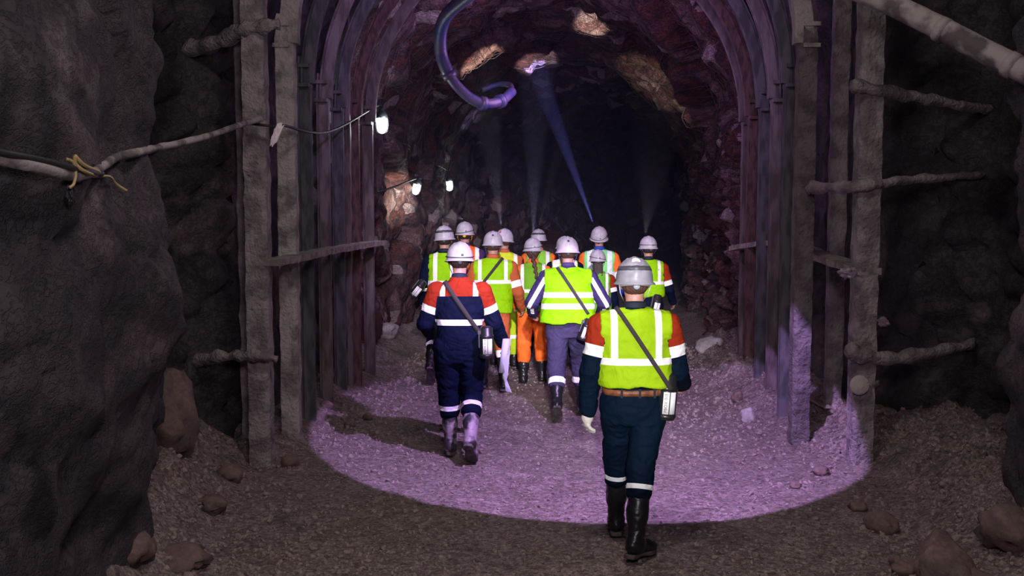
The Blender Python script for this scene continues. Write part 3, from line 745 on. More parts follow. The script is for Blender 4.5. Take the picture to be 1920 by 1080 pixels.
def helmet(parent, p, M, cfg):
    """dome, brim, ridge; origin at head centre, y forward"""
    a, b_, h = 0.114, 0.142, 0.147; N = 40
    vs = []; fs = []; rings = []
    ths = [3, 8, 14, 21, 28, 35, 42, 49, 56, 63, 70, 77, 84, 90]
    def P(th, ph, o=0.0):
        st, ct = math.sin(math.radians(th)), math.cos(math.radians(th))
        x = a * st ** 0.92 * math.sin(ph); y = b_ * st ** 0.92 * math.cos(ph); z = h * max(ct, 0) ** 0.86
        ridge = 0.007 * math.exp(-(x / 0.016) ** 2) * (1 if y < 0.11 else .5) * (ct > 0.2) + 0.004 * math.exp(-((abs(x) - .045) / 0.008) ** 2) * (ct > .35)
        v = Vector((x, y, z)); n = Vector((x / a ** 2, y / b_ ** 2, z / h ** 2)).normalized(); return v + n * (ridge + o)
    for th in ths: rings.append([P(th, 2 * PI * k / N) for k in range(N)])
    def flange(out, dz):
        r = []
        for k in range(N):
            ph = 2 * PI * k / N; pk = max(0, math.cos(ph)) ** 3
            r.append(Vector(((a + out) * math.sin(ph), (b_ + out + 0.045 * pk * min(1, out / 0.012)) * math.cos(ph), dz - 0.012 * pk)))
        return r
    rings += [flange(0.004, -0.006), flange(0.014, -0.016), flange(0.016, -0.022), flange(0.010, -0.022), flange(-0.004, -0.010)]
    for th in (84, 60, 35, 10): rings.append([P(th, 2 * PI * k / N, -0.008) for k in range(N)])
    vs = [M @ Vector(v) for r in rings for v in r]
    for i in range(len(rings) - 1):
        for k in range(N): fs.append((i * N + k, (i + 1) * N + k, (i + 1) * N + (k + 1) % N, i * N + (k + 1) % N))
    fs.append(tuple(range(N))); fs.append(tuple(((len(rings) - 1) * N + k) for k in range(N))[::-1])
    H = MB().add(vs, fs).obj('helmet', cfg.get('mat', M_HELM), parent)
    if cfg.get('label'): H['label'] = cfg['label']
    def strip(z0, z1, name, mat, ph0=0.0, ph1=2 * PI, o=0.0022):
        K = 40; v = []; f = []
        for zz in (z0, z1):
            th = math.degrees(math.acos((zz / h) ** (1 / .86)))
            for oo in (o, -0.002):
                for k in range(K + 1): v.append(M @ P(th, ph0 + (ph1 - ph0) * k / K, oo))
        m_ = K + 1
        for k in range(K):
            for r0, r1 in ((0, 2), (2, 3), (3, 1), (1, 0)): f.append((r0 * m_ + k, r0 * m_ + k + 1, r1 * m_ + k + 1, r1 * m_ + k))
        return MB().add(v, f).obj(name, mat, H)
    if cfg.get('band'): strip(0.066, 0.092, 'reflector_band', M_BAND)
    if cfg.get('rimband'): strip(0.052, 0.060, 'shell_groove', M_BAND)
    if cfg.get('sticker'): strip(0.118, 0.138, 'sticker', M_STICK, PI - 0.33, PI + 0.33, 0.004)
    if cfg.get('dot'): strip(0.085, 0.100, 'sticker', cfg['dot'], PI - 0.11, PI + 0.09, 0.006)
    # harness and ratchet under the shell at the nape
    m = MB(); m.tube([M @ Vector((0.092 * math.sin(q), 0.004 + 0.112 * math.cos(q), -0.030 - 0.012 * math.cos(q))) for q in np.linspace(0.6, 2 * PI - 0.6, 28)], 0.009, 8)
    m.obj('headband', cfg.get('harness', M_BLACK), H)
    k0 = M @ Vector((0, -0.112, -0.030)); d = (M.to_3x3() @ Vector((0, -1, 0)))
    MB().tube([k0, k0 + d * 0.012, k0 + d * 0.022], [0.022, 0.022, 0.017], 14).obj('ratchet_knob', cfg.get('knob', M_BAND), H)
    for s in (-1, 1):
        MB().tube([M @ Vector((s * 0.098, -0.05, -0.018)), M @ Vector((s * 0.088, 0.0, -0.07)), M @ Vector((s * 0.06, 0.055, -0.125))], 0.003, 6).obj('chin_strap', cfg.get('harness', M_BLACK), H)
    # head lamp at the front and its cable round the back
    c = M @ Vector((0, 0.150, 0.052)); R3 = M.to_3x3()
    fy = R3 @ Vector((0, 1, 0.1)).normalized()
    lampm = MB().tube([c - fy * 0.014, c + fy * 0.018, c + fy * 0.024], [0.027, 0.03, 0.024], 16).obj('head_lamp', M_BLACK, H)
    if cfg.get('glow'):
        MB().tube([c + fy * 0.0245, c + fy * 0.027], 0.021, 14).obj('lamp_lens', emis('lens', cfg['glow'], 6), H)
    if cfg.get('cable', True):
        dip = cfg.get('dip', -0.012); pts = []
        for k in range(33):
            q = 0.12 + (2 * PI - 0.24) * k / 32; z = 0.040 + dip * (1 - math.cos(q)) * 1.2 + cfg.get('tilt', 0.0) * math.sin(q)
            z = max(z, 0.004); th = math.degrees(math.acos(min(0.99, (z / h) ** (1 / .86)))); pts.append(M @ P(th, q, 0.006))
        MB().tube(pts, 0.0038, 6).obj('lamp_cable', M_CABLE, H)
        e = M @ Vector((0.02, -0.145, 0.01 + 0.02))
        MB().box(e, (0.02, 0.012, 0.016)).obj('cable_clip', M_BLACK, H, smooth=False)
    return H

def boot(parent, ankle, knee_dir, yaw, pitch, ra, scale_mat, hgt=0.30, muddy=None):
    """rubber boot: ankle point, unit vector towards the knee, foot yaw outwards (deg), pitch heel-up (deg)"""
    cy, sy = math.cos(math.radians(yaw)), math.sin(math.radians(yaw)); cp, sp = math.cos(math.radians(pitch)), math.sin(math.radians(pitch))
    fwd = A(sy * cp, cy * cp, -sp); right = A(cy, -sy, 0); up = np.cross(right, fwd)
    B = np.stack([right, fwd, up], 1)  # columns
    kd = np.asarray(knee_dir) @ B
    pr = [(f_cone((0, 0, -0.005), tuple(kd * 0.16), 0.052, 0.058, (1, .95, 1)), 0.03), (f_cone(tuple(kd * 0.14), tuple(kd * hgt), 0.060, 0.069), 0.03),
          (f_ell((0, -0.018, -0.045), (0.043, 0.058, 0.05)), 0.03), (f_cone((0, 0.0, -0.045), (0.004, 0.12, -0.062), 0.045, 0.040, (1, 1, 1.15)), 0.04),
          (f_ell((0.004, 0.155, -0.062), (0.052, 0.068, 0.036)), 0.03)]
    top = A(*(kd * hgt)); 
    V, Q = mesh_sdf(pr, 0.009, [lambda P: -0.090 - P[..., 2], lambda P: (P - top) @ kd])
    V = relax(V, Q, 2)
    V = wrinkle(V, Q, 0.006, (10, 10, 26), ra, True)
    V = V @ B.T + ankle
    o = mkobj('boot', V, Q, scale_mat, parent)
    # sole with heel
    out = [(-.035, -.072), (-.042, -.04), (-.036, .02), (-.046, .09), (-.053, .15), (-.042, .205), (-.01, .232), (.03, .222), (.056, .175), (.053, .11), (.038, .02), (.042, -.04), (.035, -.072), (0, -.083)]
    vs = []; fs = []; n = len(out)
    for z in (-.086, -.112):
        for x, y in out: vs.append((x, y, z if not (z < -.1 and 0.0 < y < 0.06) else z + .008))
    for k in range(n): fs.append((k, (k + 1) % n, n + (k + 1) % n, n + k))
    fs += [tuple(range(n))[::-1], tuple(range(n, 2 * n))]
    vs = (np.array(vs) @ B.T + ankle).tolist()
    s = mkobj('sole', [tuple(v) for v in vs], fs, M_SOLE, o, smooth=False, bevel=0.005)
    return o

def hand_prims(wr, d, palm_n, side, curl=35, r=1.0):
    """wr wrist point, d unit direction of the hand, palm_n palm normal; thumb towards the side vector"""
    d = A(*d) / np.linalg.norm(d); n = A(*palm_n); n = n - d * (n @ d); n /= np.linalg.norm(n); s = np.cross(d, n) * side
    pr = [(f_cone(wr, wr + d * 0.045, 0.025 * r, 0.030 * r), 0.02), (f_cone(wr + d * .03 + s * .018, wr + d * .085 + s * .024, .019 * r, .016 * r), .015), (f_cone(wr + d * .03 - s * .014, wr + d * .08 - s * .022, .018 * r, .014 * r), .015), (f_cone(wr + d * .03, wr + d * .088, .020 * r, .017 * r), .015)]
    for i, (off, L) in enumerate(((.029, .070), (.010, .078), (-.010, .072), (-.028, .057))):
        p = wr + d * (0.088 - 0.004 * abs(i - 1)) + s * off; dd = d + s * off * 1.2
        for j, (seg, rr) in enumerate(((.42, .0098), (.32, .009), (.26, .008))):
            a = math.radians(curl * (0.55 + .5 * j) + 4 * i); dv = dd * math.cos(a) + n * math.sin(a); dv /= np.linalg.norm(dv)
            q = p + dv * L * seg; pr.append((f_cone(p, q, rr * r, rr * .94 * r), .006)); p = q
    p = wr + d * .022 + s * .024; t1 = d * .6 + s * .62 + n * .35; t1 /= np.linalg.norm(t1); q = p + t1 * .045; pr.append((f_cone(p, q, .013 * r, .0115 * r), .012))
    t2 = d * .85 + s * .15 + n * .45; t2 /= np.linalg.norm(t2); pr.append((f_cone(q, q + t2 * .034, .0112 * r, .0095 * r), .006))
    return pr

PEOPLE = {}
def person(key, x, Y, ztop, label, yaw=0.0, lean=4.0, width=1.0, legs=None, arms=None, jacket=None, trousers=None, vest=None, hm=None, hem=1.0, hair='short',
           res=0.013, boots=None, hipw=1.0, head=(0, 0), seam=0.30, gloves=(), headtilt=0.0, group=None, skin_seed=1, vestw=0.0, hip_sway=0.0, belly=1.0, hair_mat=None):
    legs = legs or {-1: (10, 3, 10, 0, 0), 1: (-6, 3, 14, 5, 0)}       # flex, abd, knee, foot yaw, foot pitch
    arms = arms or {-1: (0, 12, 20, 0), 1: (0, 12, 20, 0)}              # flex, abd, elbow bend, forearm inward
    root = empty('person'); tag(root, label, 'person', group)
    ln = math.radians(-lean); piv = A(0, 0, 0.95)
    def T(p): return rotx(np.asarray(p, float) - piv, ln) + piv   # torso frame -> root
    def Ti(p): return rotx(np.asarray(p, float) - piv, -ln) + piv
    J = {}
    for s in (-1, 1):
        fl, ab, kn, fy, fp = legs[s]
        hip = A(s * 0.098 * hipw, 0, 0.93); k = hip + 0.43 * dirv(fl, ab, s); an = k + 0.41 * dirv(fl - kn, ab * 0.6, s)
        J['hip', s], J['knee', s], J['ankle', s] = hip, k, an
        sh = A(s * 0.183 * width, -0.005, 1.402); af, aa, eb, fi = arms[s]
        el = sh + 0.295 * dirv(af, aa, s); fd = dirv(af + eb, aa - fi, s); wr = el + 0.255 * fd
        J['sh', s], J['el', s], J['wr', s], J['fd', s] = sh, el, wr, fd
    low = min(J['ankle', s][2] - (0.112 * math.cos(math.radians(legs[s][4])) + max(0, math.sin(math.radians(legs[s][4]))) * 0.21) for s in (-1, 1))
    htop = T(A(0, 0.02, 1.665 + 0.165))[2]
    tot = htop - low; gz = hfloor(x, Y) + 0.004; sc = (ztop - gz) / tot
    root.location = (x, Y, gz - low * sc); root.scale = (sc,) * 3; root.rotation_euler = (0, 0, math.radians(yaw))
    W = width
    # --- body: one continuous skin
    hl = []  # in torso frame
    tors = f_loft([(.80, 0, 0, .15 * hipw, .10), (.93, 0, 0, .158 * hipw, .112), (1.08, 0, .005, .140 * W, .10 * belly), (1.25, 0, 0, .160 * W, .105), (1.38, 0, -.005, .165 * W, .095), (1.45, 0, -.01, .12 * W, .07), (1.50, 0, -.005, .06, .055)])
    pr = [(tors, .03), (f_cone((0, -.01, 1.46), (0, .012, 1.60), .060, .054), .03)]
    hc = A(0, 0.022, 1.665)
    pr += [(f_ell(hc + A(0, -.004, .022), (.077, .096, .098)), .03), (f_ell(hc + A(0, .03, -.045), (.058, .068, .075)), .03), (f_cone(hc + A(0, .06, -.085), hc + A(0, .078, -.088), .024, .02), .025),
           (f_cone(hc + A(0, .088, .012), hc + A(0, .112, -.026), .010, .015), .012), (f_ell(hc + A(0, .092, -.058), (.026, .010, .008)), .008)]
    for s in (-1, 1):
        pr += [(f_ell(hc + A(s * .079, -.004, -.012), (.010, .020, .032)), .008), (f_cone(hc + A(s * .012, .094, .028), hc + A(s * .046, .082, .030), .010, .008), .014), (f_ell(hc + A(s * .031, .082, .008), (.013, .012, .010)), .006), (f_ell(hc + A(s * .04, .06, -.03), (.026, .026, .024)), .02)]
        pr += [(f_cone(J['sh', s], J['el', s], .048, .040), .03), (f_cone(J['el', s], J['wr', s], .040, .027), .015)]
        pr += hand_prims(J['wr', s], J['fd', s], A(-s, 0.25, 0), s, 40 if key != 'navy' or s < 0 else 62, 0.92)
        h_, k_, a_ = Ti(J['hip', s]), Ti(J['knee', s]), Ti(J['ankle', s])
        pr += [(f_cone(h_, k_, .078, .055), .04), (f_cone(k_, a_, .052, .036), .02), (f_cone(a_ + A(0, -.02, -.04), a_ + A(0, .13, -.055), .034, .026), .02)]
    V, Q = mesh_sdf(pr, 0.008 if res < 0.012 else 0.0095); V = relax(V, Q, 1, .4)
    body = mkobj('body', T(V), Q, M_SKIN, root)
    # --- jacket
    slv = jacket.get('fat', 1.0)
    jt = [(.90, 0, 0, .182 * hipw, .135), (1.0, 0, 0, .178 * (W + hipw) / 2, .135 * belly), (1.10, 0, .003, .178 * W, .133 * belly), (1.25, 0, 0, .190 * W, .132), (1.38, 0, -.005, .192 * W, .118), (1.44, 0, -.012, .150 * W, .090), (1.475, 0, -.010, .105 * W, .078), (1.495, 0, -.008, .088, .072), (1.52, 0, -.006, .076, .068)]
    ztl = jacket.get('zlow', .90); jt = [r for r in jt if r[0] > ztl] ; jt.insert(0, (ztl, 0, 0, .18 * hipw, .13))
    pj = [(f_loft(jt), .03)]; arm_f = {}
    for s in (-1, 1):
        a1 = f_cone(J['sh', s], J['el', s], .073 * slv, .060 * slv); a2 = f_cone(J['el', s], J['wr', s] - J['fd', s] * .01, .060 * slv, .048 * slv)
        arm_f[s] = (a1, a2); pj += [(a1, .035), (a2, .02)]
    V, Q = mesh_sdf(pj, res); V = relax(V, Q, 2); V = wrinkle(V, Q, .010, (9, 9, 15), len(key) + x, True)
    dt = pj[0][0](V); u = V[:, 0]; side = np.where(u > 0, 1, -1)
    at_ = np.zeros(len(V)); am = np.zeros(len(V)); ph = np.zeros(len(V))
    for s in (-1, 1):
        mk = side == s; P = V[mk]; sh, el, wr = J['sh', s], J['el', s], J['wr', s]
        d1 = arm_f[s][0](P); d2 = arm_f[s][1](P)
        t1 = (P - sh) @ (el - sh) / .295; t2 = .295 + (P - el) @ (wr - el) / .255
        w_ = np.clip((d1 - d2) / .04 + .5, 0, 1); at_[mk] = t1 * (1 - w_) + np.maximum(t2, .2) * w_
        am[mk] = dt[mk] - np.minimum(d1, d2); 
        # lateral/back coordinate round the sleeve, for a tape running down its back
        ax_ = np.where(w_[:, None] > .5, (wr - el) / .255, (el - sh) / .295); c0 = np.where(w_[:, None] > .5, el, sh)
        q = (P - c0); q = q - (q * ax_).sum(1)[:, None] * ax_; ph[mk] = np.where(q[:, 1] < 0.01, q[:, 0] * s, 9)
    mat = cloth('jacket_' + key, jacket['base'], jacket.get('layers', []))
    jo = mkobj('jacket', T(V), Q, mat, root, attrs={'arm_t': at_, 'arm_m': am, 'su': V[:, 0], 'sz': V[:, 2], 'sv': V[:, 1], 'ph': ph})
    # collar
    K = 36; rings = [(.078, .070, 1.485), (.070, .064, 1.535), (.066, .060, 1.55), (.060, .055, 1.53), (.060, .055, 1.50)]
    vs = [(a * math.sin(2 * PI * k / K), -.004 + b_ * math.cos(2 * PI * k / K), z + (.010 * -math.cos(2 * PI * k / K))) for a, b_, z in rings for k in range(K)]
    fs = [(i * K + k, i * K + (k + 1) % K, (i + 1) * K + (k + 1) % K, (i + 1) * K + k) for i in range(len(rings) - 1) for k in range(K)]
    mkobj('collar', [tuple(v) for v in T(np.array(vs))], fs, plain('collar_' + key, jacket.get('collar', jacket['base']), .8), jo)
    # --- trousers
    hs = seam  # distance below the knee where the trouser leg ends
    tfat = trousers.get('fat', 1.0)
    pt_ = [(f_loft([(.80, 0, 0, .160 * hipw, .118), (.88, 0, -.004, .178 * hipw, .130), (.98, 0, 0, .170 * hipw, .122), (1.04, 0, 0, .160 * hipw, .115)]), .03)]; cuts = []
    for s in (-1, 1):
        kd = (J['ankle', s] - J['knee', s]) / .41
        pt_ += [(f_cone(J['hip', s] + A(s * -.006, -.005, -.01), J['knee', s], .103 * tfat * hipw, .080 * tfat), .03), (f_cone(J['knee', s], J['knee', s] + kd * hs, .080 * tfat, .077 * tfat), .02)]
    V, Q = mesh_sdf(pt_, res); V = relax(V, Q, 2)
    V = wrinkle(V, Q, .012, (8, 8, 13), 3 + x, True)
    lt = np.zeros(len(V)); side = np.where(V[:, 0] > 0, 1, -1)
    best = np.full(len(V), 9.)
    for s in (-1, 1):
        f1 = f_cone(J['knee', s], J['ankle', s], .08, .08)(V) ; t = (V - J['knee', s]) @ (J['ankle', s] - J['knee', s]) / .41
        mk = f1 < best; lt = np.where(mk, t, lt); best = np.minimum(best, f1)
    lt = np.where(V[:, 2] > .62, -1, lt)
    to = mkobj('trousers', V, Q, cloth('trousers_' + key, trousers['base'], trousers.get('layers', [])), root, attrs={'leg_t': lt, 'sz': V[:, 2], 'su': V[:, 0]})
    if trousers.get('belt'):
        vs = []; K = 40
        for z, o_ in ((.985, 0), (.985, .006), (1.022, .006), (1.022, 0)):
            for k in range(K):
                q = 2 * PI * k / K; c, s_ = math.cos(q), math.sin(q); e = 2 / 2.4
                vs.append(((.178 * hipw + o_ + .004) * abs(s_) ** e * np.sign(s_), (.130 + o_ + .006) * abs(c) ** e * np.sign(c), z))
        fs = [(i * K + k, i * K + (k + 1) % K, ((i + 1) % 4) * K + (k + 1) % K, ((i + 1) % 4) * K + k) for i in range(4) for k in range(K)]
        be = mkobj('belt', [tuple(map(float, v)) for v in vs], fs, trousers['belt'], root)
        for xx in (-.09, .02, .11): MB().box((xx, -.139, 1.003), (.014, .008, .055)).obj('belt_loop', plain('loop_' + key, trousers['base'], .8), be, smooth=False)
    # --- vest
    if vest:
        e = .014 + vestw; fl = vest.get('flare', .0)
        vt = [(hem - .0, 0, 0, .186 * max(W, hipw) + e + fl, .140 * belly + e + fl * .6), (hem + .08, 0, 0, .188 * max(W, (W + hipw) / 2) + e + fl * .6, .138 * belly + e), (1.25, 0, 0, .190 * W + e, .134 + e), (1.36, 0, -.005, .186 * W + e, .120 + e), (1.43, 0, -.012, .160 * W + e, .098 + e * .8), (1.465, 0, -.012, .118 * W, .088), (1.488, 0, -.012, .098, .082), (1.505, 0, -.012, .083, .076)]
        sw = vest.get('arm', .182) * W
        armcut = lambda P: np.abs(P[..., 0]) - np.interp(P[..., 2], [1.05, 1.18, 1.30, 1.46], [.4, .22 * W + vestw, sw, sw - .006])
        shp = [(f_loft(vt), .02)]
        for s in (-1, 1): shp.append((f_cone(A(s * .06, -.012, 1.440), J['sh', s] * A(.95, 1, 1) + A(0, -.005, -.004), .072, .084 * slv), .03))
        V, Q = mesh_sdf(shp, res * .9, [armcut, lambda P: hem - P[..., 2] + .012 * np.sin(P[..., 0] * 21 + 1)]); V = relax(V, Q, 1, .4)
        V = wrinkle(V, Q, .011, (7, 7, 10), 11 + x, True)
        vo = mkobj('vest', T(V), Q, cloth('vest_' + key, vest['base'], vest.get('layers', []), .6), root, attrs={'su': V[:, 0], 'sz': V[:, 2], 'sv': V[:, 1]})
        surf = lambda P: np.minimum.reduce([f[0](P) for f in shp]) - .008
    else: surf = lambda P: np.minimum.reduce([pj[0][0](P), arm_f[-1][0](P), arm_f[1][0](P)]) - .008
    # --- hair
    hmt = hair_mat or M_HAIRD
    ph_ = [(f_ell(hc + A(0, -.022, .012), (.083, .088, .085)), .02), (f_ell(hc + A(0, -.040, -.020), (.066, .052, .040)), .03)]
    if hair == 'braid':
        ph_ += [(f_ell(hc + A(0, -.05, -.04), (.07, .055, .07)), .03)]
        bp_ = hc + A(0, -.085, -.07)
        for i in range(15):
            q = bp_ + A(.004 * i + .012 * math.sin(i * 2.2), -.03 - .018 * min(i, 3) , -.024 * i); ph_.append((f_ell(q, (.024 - .0007 * i, .02, .024)), .008))
    if hair == 'long':
        for i in range(5): ph_.append((f_cone(hc + A(-.04 + .02 * i, -.075, -.05), hc + A(-.05 + .026 * i, -.115, -.22 - .02 * (i % 2)), .026, .012), .02))
    V, Q = mesh_sdf(ph_, .009, [lambda P: P[..., 1] - hc[1] - .035, lambda P: (P[..., 2] - hc[2] - .06)]); V = relax(V, Q, 1); V = wrinkle(V, Q, .005, (40, 40, 12), 2, True)
    mkobj('hair', T(V), Q, hmt, root)
    # --- helmet
    Mh = Matrix.Translation(Vector(T(hc + A(0, 0, .012)))) @ Matrix.Rotation(ln + math.radians(head[0]), 4, 'X') @ Matrix.Rotation(math.radians(headtilt), 4, 'Y') @ Matrix.Rotation(math.radians(head[1]), 4, 'Z')
    helmet(root, None, Mh, hm or {})
    # --- boots
    for s in (-1, 1):
        fl, ab, kn, fy, fp = legs[s]
        kd = (J['knee', s] - J['ankle', s]) / .41
        boot(root, J['ankle', s], kd, fy, fp, 3 + s, boots or M_RUBBER, hgt=min(.36, .41 - hs + .05))
    for s, gm in gloves:
        gp = hand_prims(J['wr', s], J['fd', s], A(-s, .25, 0), s, 40 if key != 'navy' else 62, 1.13)
        gp.append((f_cone(J['wr', s] - J['fd', s] * .045, J['wr', s] + J['fd', s] * .03, .037, .033), .02))
        V, Q = mesh_sdf(gp, .005); V = relax(V, Q, 1, .4); mkobj('glove', T(V), Q, gm, root)
    Rz = Matrix.Rotation(math.radians(yaw), 3, 'Z')
    def world(p):
        q = T(np.asarray(p, float)); return Vector(root.location) + Rz @ (Vector(q) * sc)
    PEOPLE[key] = dict(root=root, surf=surf, world=world, sc=sc, J=J, yaw=yaw)
    return root

def strap_loop(key, sh, hip, wd=.034, off=.012, span=(0, 2 * PI), sway=0.0):
    """points (world) of a band round the torso through sh=(u,z) over the shoulder and hip=(u,z), torso frame"""
    pd = PEOPLE[key]; s, h_ = A(sh[0], 0, sh[1]), A(hip[0], 0, hip[1]); C = (s + h_) / 2; e1 = (s - h_) / np.linalg.norm(s - h_); e2 = A(0, -1, 0); R = np.linalg.norm(s - h_) / 2
    pts = []; nor = []
    for q in np.linspace(span[0], span[1], 61):
        d = e1 * math.cos(q) + e2 * math.sin(q) * .8; d /= np.linalg.norm(d)
        r = np.linspace(0, .6, 400); P = C + r[:, None] * d; val = pd['surf'](P)
        ins = np.where(val < 0)[0]; rr = r[ins[-1]] if len(ins) else .1
        rmax = R / max(abs(math.cos(q)), 1e-3)
        p = C + (min(rr, rmax * 1.02) + off) * d; pts.append(pd['world'](p)); nor.append((pd['world'](p + d * .01) - pd['world'](p)).normalized())
    return pts, nor
def ribbon(pts, nor, wd, th, name, mat, parent):
    N = len(pts); vs = []; fs = []
    for i, p in enumerate(pts):
        t = (pts[min(i + 1, N - 1)] - pts[max(i - 1, 0)]).normalized(); b = t.cross(nor[i]).normalized(); n = nor[i]
        for a, c in ((-1, 0), (1, 0), (1, 1), (-1, 1)): vs.append(p + b * a * wd / 2 + n * c * th - parent.location)
    for i in range(N - 1):
        for k in range(4): fs.append((i * 4 + k, i * 4 + (k + 1) % 4, i * 4 + 4 + (k + 1) % 4, i * 4 + 4 + k))
    n = (N - 1) * 4; fs += [(3, 2, 1, 0), (n, n + 1, n + 2, n + 3)]
    return MB().add(vs, fs).obj(name, mat, parent)

def canister(loc, r, hgt, tilt, label, key=None, sh=None, hip=None, wd=.034, text=None, yawl=0.0, strap=True, attach=None):
    """self-rescue canister hanging from a shoulder strap; loc = world centre"""
    root = empty('rescue_canister', loc); tag(root, label, 'canister', 'self-rescue canisters')
    R = Matrix.Rotation(math.radians(tilt), 4, 'Y'); z0, z1 = -hgt / 2, hgt / 2
    MB().lathe([(0.0, z0), (r * .9, z0), (r, z0 + .008), (r, z1 * .25), (r * .97, z1 * .27)], 28, R).obj('canister_body', M_BLACK, root)
    MB().lathe([(r * .97, z1 * .27), (r * 1.02, z1 * .30), (r * 1.02, z1 * .42), (r * .9, z1 * .46), (r * .86, z1 * .86), (r * .6, z1 * .98), (0, z1)], 28, R).obj('lid', M_BLACK, root)
    MB().lathe([(r * 1.0, z0 + .012), (r * 1.05, z0 + .015), (r * 1.05, z0 + .03), (r * 1.0, z0 + .033)], 28, R).obj('base_ring', M_BLACK, root)
    m = MB().box((-r * .98, -.01, z1 * .2), (.012, .04, hgt * .55)); m.v = [tuple(R @ Vector(v)) for v in m.v]; m.obj('side_clip', M_BAND, root, smooth=False, bevel=.003)
    for q0, q1 in ((-2.02, -1.42), (-1.34, -.66)):
        vs = []; fs = []; K = 10
        for zz in (z0 + hgt * .14, z1 * .22):
            for rr in (r * 1.004, r * 1.012):
                for k in range(K + 1):
                    q = q0 + (q1 - q0) * k / K; vs.append(R @ Vector((rr * math.cos(q), rr * math.sin(q), zz)))
        m_ = K + 1
        for k in range(K):
            for a, b_ in ((1, 3), (3, 2), (2, 0), (0, 1)): fs.append((a * m_ + k, b_ * m_ + k, b_ * m_ + k + 1, a * m_ + k + 1))
        for a in (0, K): fs.append((a, m_ + a, 3 * m_ + a, 2 * m_ + a))
        pl = MB().add(vs, fs).obj('label_plate', M_WHITE, root)
        if text and q0 < -2:
            cu = bpy.data.curves.new('lettering', 'FONT'); cu.body = text; cu.size = r * .42; cu.align_x = 'CENTER'; cu.align_y = 'CENTER'; cu.extrude = .0004
            tmp = bpy.data.objects.new('tmp', cu); me = bpy.data.meshes.new_from_object(tmp); bpy.data.objects.remove(tmp); me.materials.append(M_INK); to = bpy.data.objects.new('lettering', me); COL.objects.link(to); to.parent = pl
            q = (q0 + q1) / 2; c = R @ Vector((r * 1.02 * math.cos(q), r * 1.02 * math.sin(q), (z0 + hgt * .14 + z1 * .22) / 2))
            nrm = (R @ Vector((math.cos(q), math.sin(q), 0)) - R @ Vector((0, 0, 0))).normalized(); upv = (R.to_3x3() @ Vector((0, 0, 1)))
            X = upv; Yv = nrm.cross(X); to.matrix_local = Matrix((( X.x, Yv.x, nrm.x, c.x), (X.y, Yv.y, nrm.y, c.y), (X.z, Yv.z, nrm.z, c.z), (0, 0, 0, 1)))
    if key:
        pts, nor = strap_loop(key, sh, hip, span=(-.9, PI * .93))
        topc = Vector(loc) + (R @ Vector((-r * .9, -.02, z1 * .6)))
        a = pts[-1]; n0 = nor[-1]
        for t in np.linspace(.15, 1, 8): pts.append(a.lerp(topc, t) + Vector((0, 0, -.01 * math.sin(t * PI)))); nor.append(n0)
        ribbon(pts, nor, wd, .004, 'strap', M_STRAP, root)
        MB().box(topc - root.location, (.03, .02, .03)).obj('buckle', M_BAND, root, smooth=False, bevel=.003)
    return root

def VT(u0, zh, w=.045, ztop=1.6): return [([('|su', u0 - w / 2, u0 + w / 2), ('sz', zh, ztop)], TAPE), ([('sz', zh - w / 2, zh + w / 2)], TAPE)]
def VH(*zs, w=.06): return [([('sz', z - w / 2, z + w / 2)], TAPE) for z in zs]
def SL(up, t0=.13, t1=.20, low=None):
    """sleeve: coloured to the band, tape, then the jacket colour"""
    L = [([('arm_m', 0, 9), ('arm_t', -1, t0)], up), ([('arm_m', 0, 9), ('arm_t', t0, t1)], TAPE)]
    if low is not None: L.append(([('arm_m', 0, 9), ('arm_t', t1, 9)], low))
    return L
def LEG(t0, t1, c=TAPE): return [([('leg_t', t0, t1)], c)]

M_MUDDY = plain('muddy_boot', (0.03, 0.03, 0.035), 0.5, 0.5, 30, col2=(0.34, 0.27, 0.33), vscale=9, thr=(.44, .56))
person('front', .745, 6.44, 1.815, 'rearmost person in a yellow-green vest, brown belt and grey helmet, one cream glove showing', lean=1, width=1.12, hipw=1.06, belly=1.12,
       legs={-1: (20, -2, 6, 4, 0), 1: (-13, -9.5, 6, 36, 6)}, arms={-1: (-3, 13, 12, 10), 1: (2, 12, 62, -4)},
       jacket=dict(base=NAVY2, zlow=1.03, fat=1.12, layers=SL(RED, .12, .19)), trousers=dict(base=NAVY2, belt=M_LEATHER, fat=1.0, layers=LEG(.085, .115)), seam=.12,
       vest=dict(base=(.30, .50, .008), layers=VT(.135, 1.195, .042), flare=.012, arm=.195), hem=1.035, hm=dict(mat=M_HELMG, band=True, sticker=True, cable=False, harness=plain('white_harness', (.5, .48, .5), .6), knob=plain('grey_knob', (.25, .28, .32), .5), label='grey safety helmet with a dark band and a glaring reflective patch'),
       res=.009, gloves=[(-1, M_GLOVE)], head=(-3, 0), boots=M_RUBBER, hair_mat=M_HAIRB)
person('navy', -.435, 8.80, 1.816, 'person in a red and navy overall without a vest, carrying rolled paper, in muddy boots', lean=4, width=1.06, hipw=1.12, belly=1.1,
       legs={-1: (7, -2, 4, -4, 0), 1: (2, -1, 42, 8, 42)}, arms={-1: (4, 20, 62, 28), 1: (12, 20, 28, 2)},
       jacket=dict(base=NAVY, fat=1.12, layers=[([('arm_m', -9, 0), ('sz', 1.362, 2)], RED)] + [([('arm_m', -9, 0.02), ('|su', .118, .163), ('sz', 1.362, 1.6)], TAPE), ([('arm_m', -9, 0), ('sz', 1.115, 1.165)], TAPE)] + SL(RED, .13, .19)),
       trousers=dict(base=NAVY, fat=1.1, layers=LEG(.085, .125)), seam=.14, hm=dict(label='lavender-white helmet with a black lamp cable along its rim', dip=-.014), res=.010, head=(-2, 4), gloves=[(1, M_GLOVED)], boots=M_MUDDY)
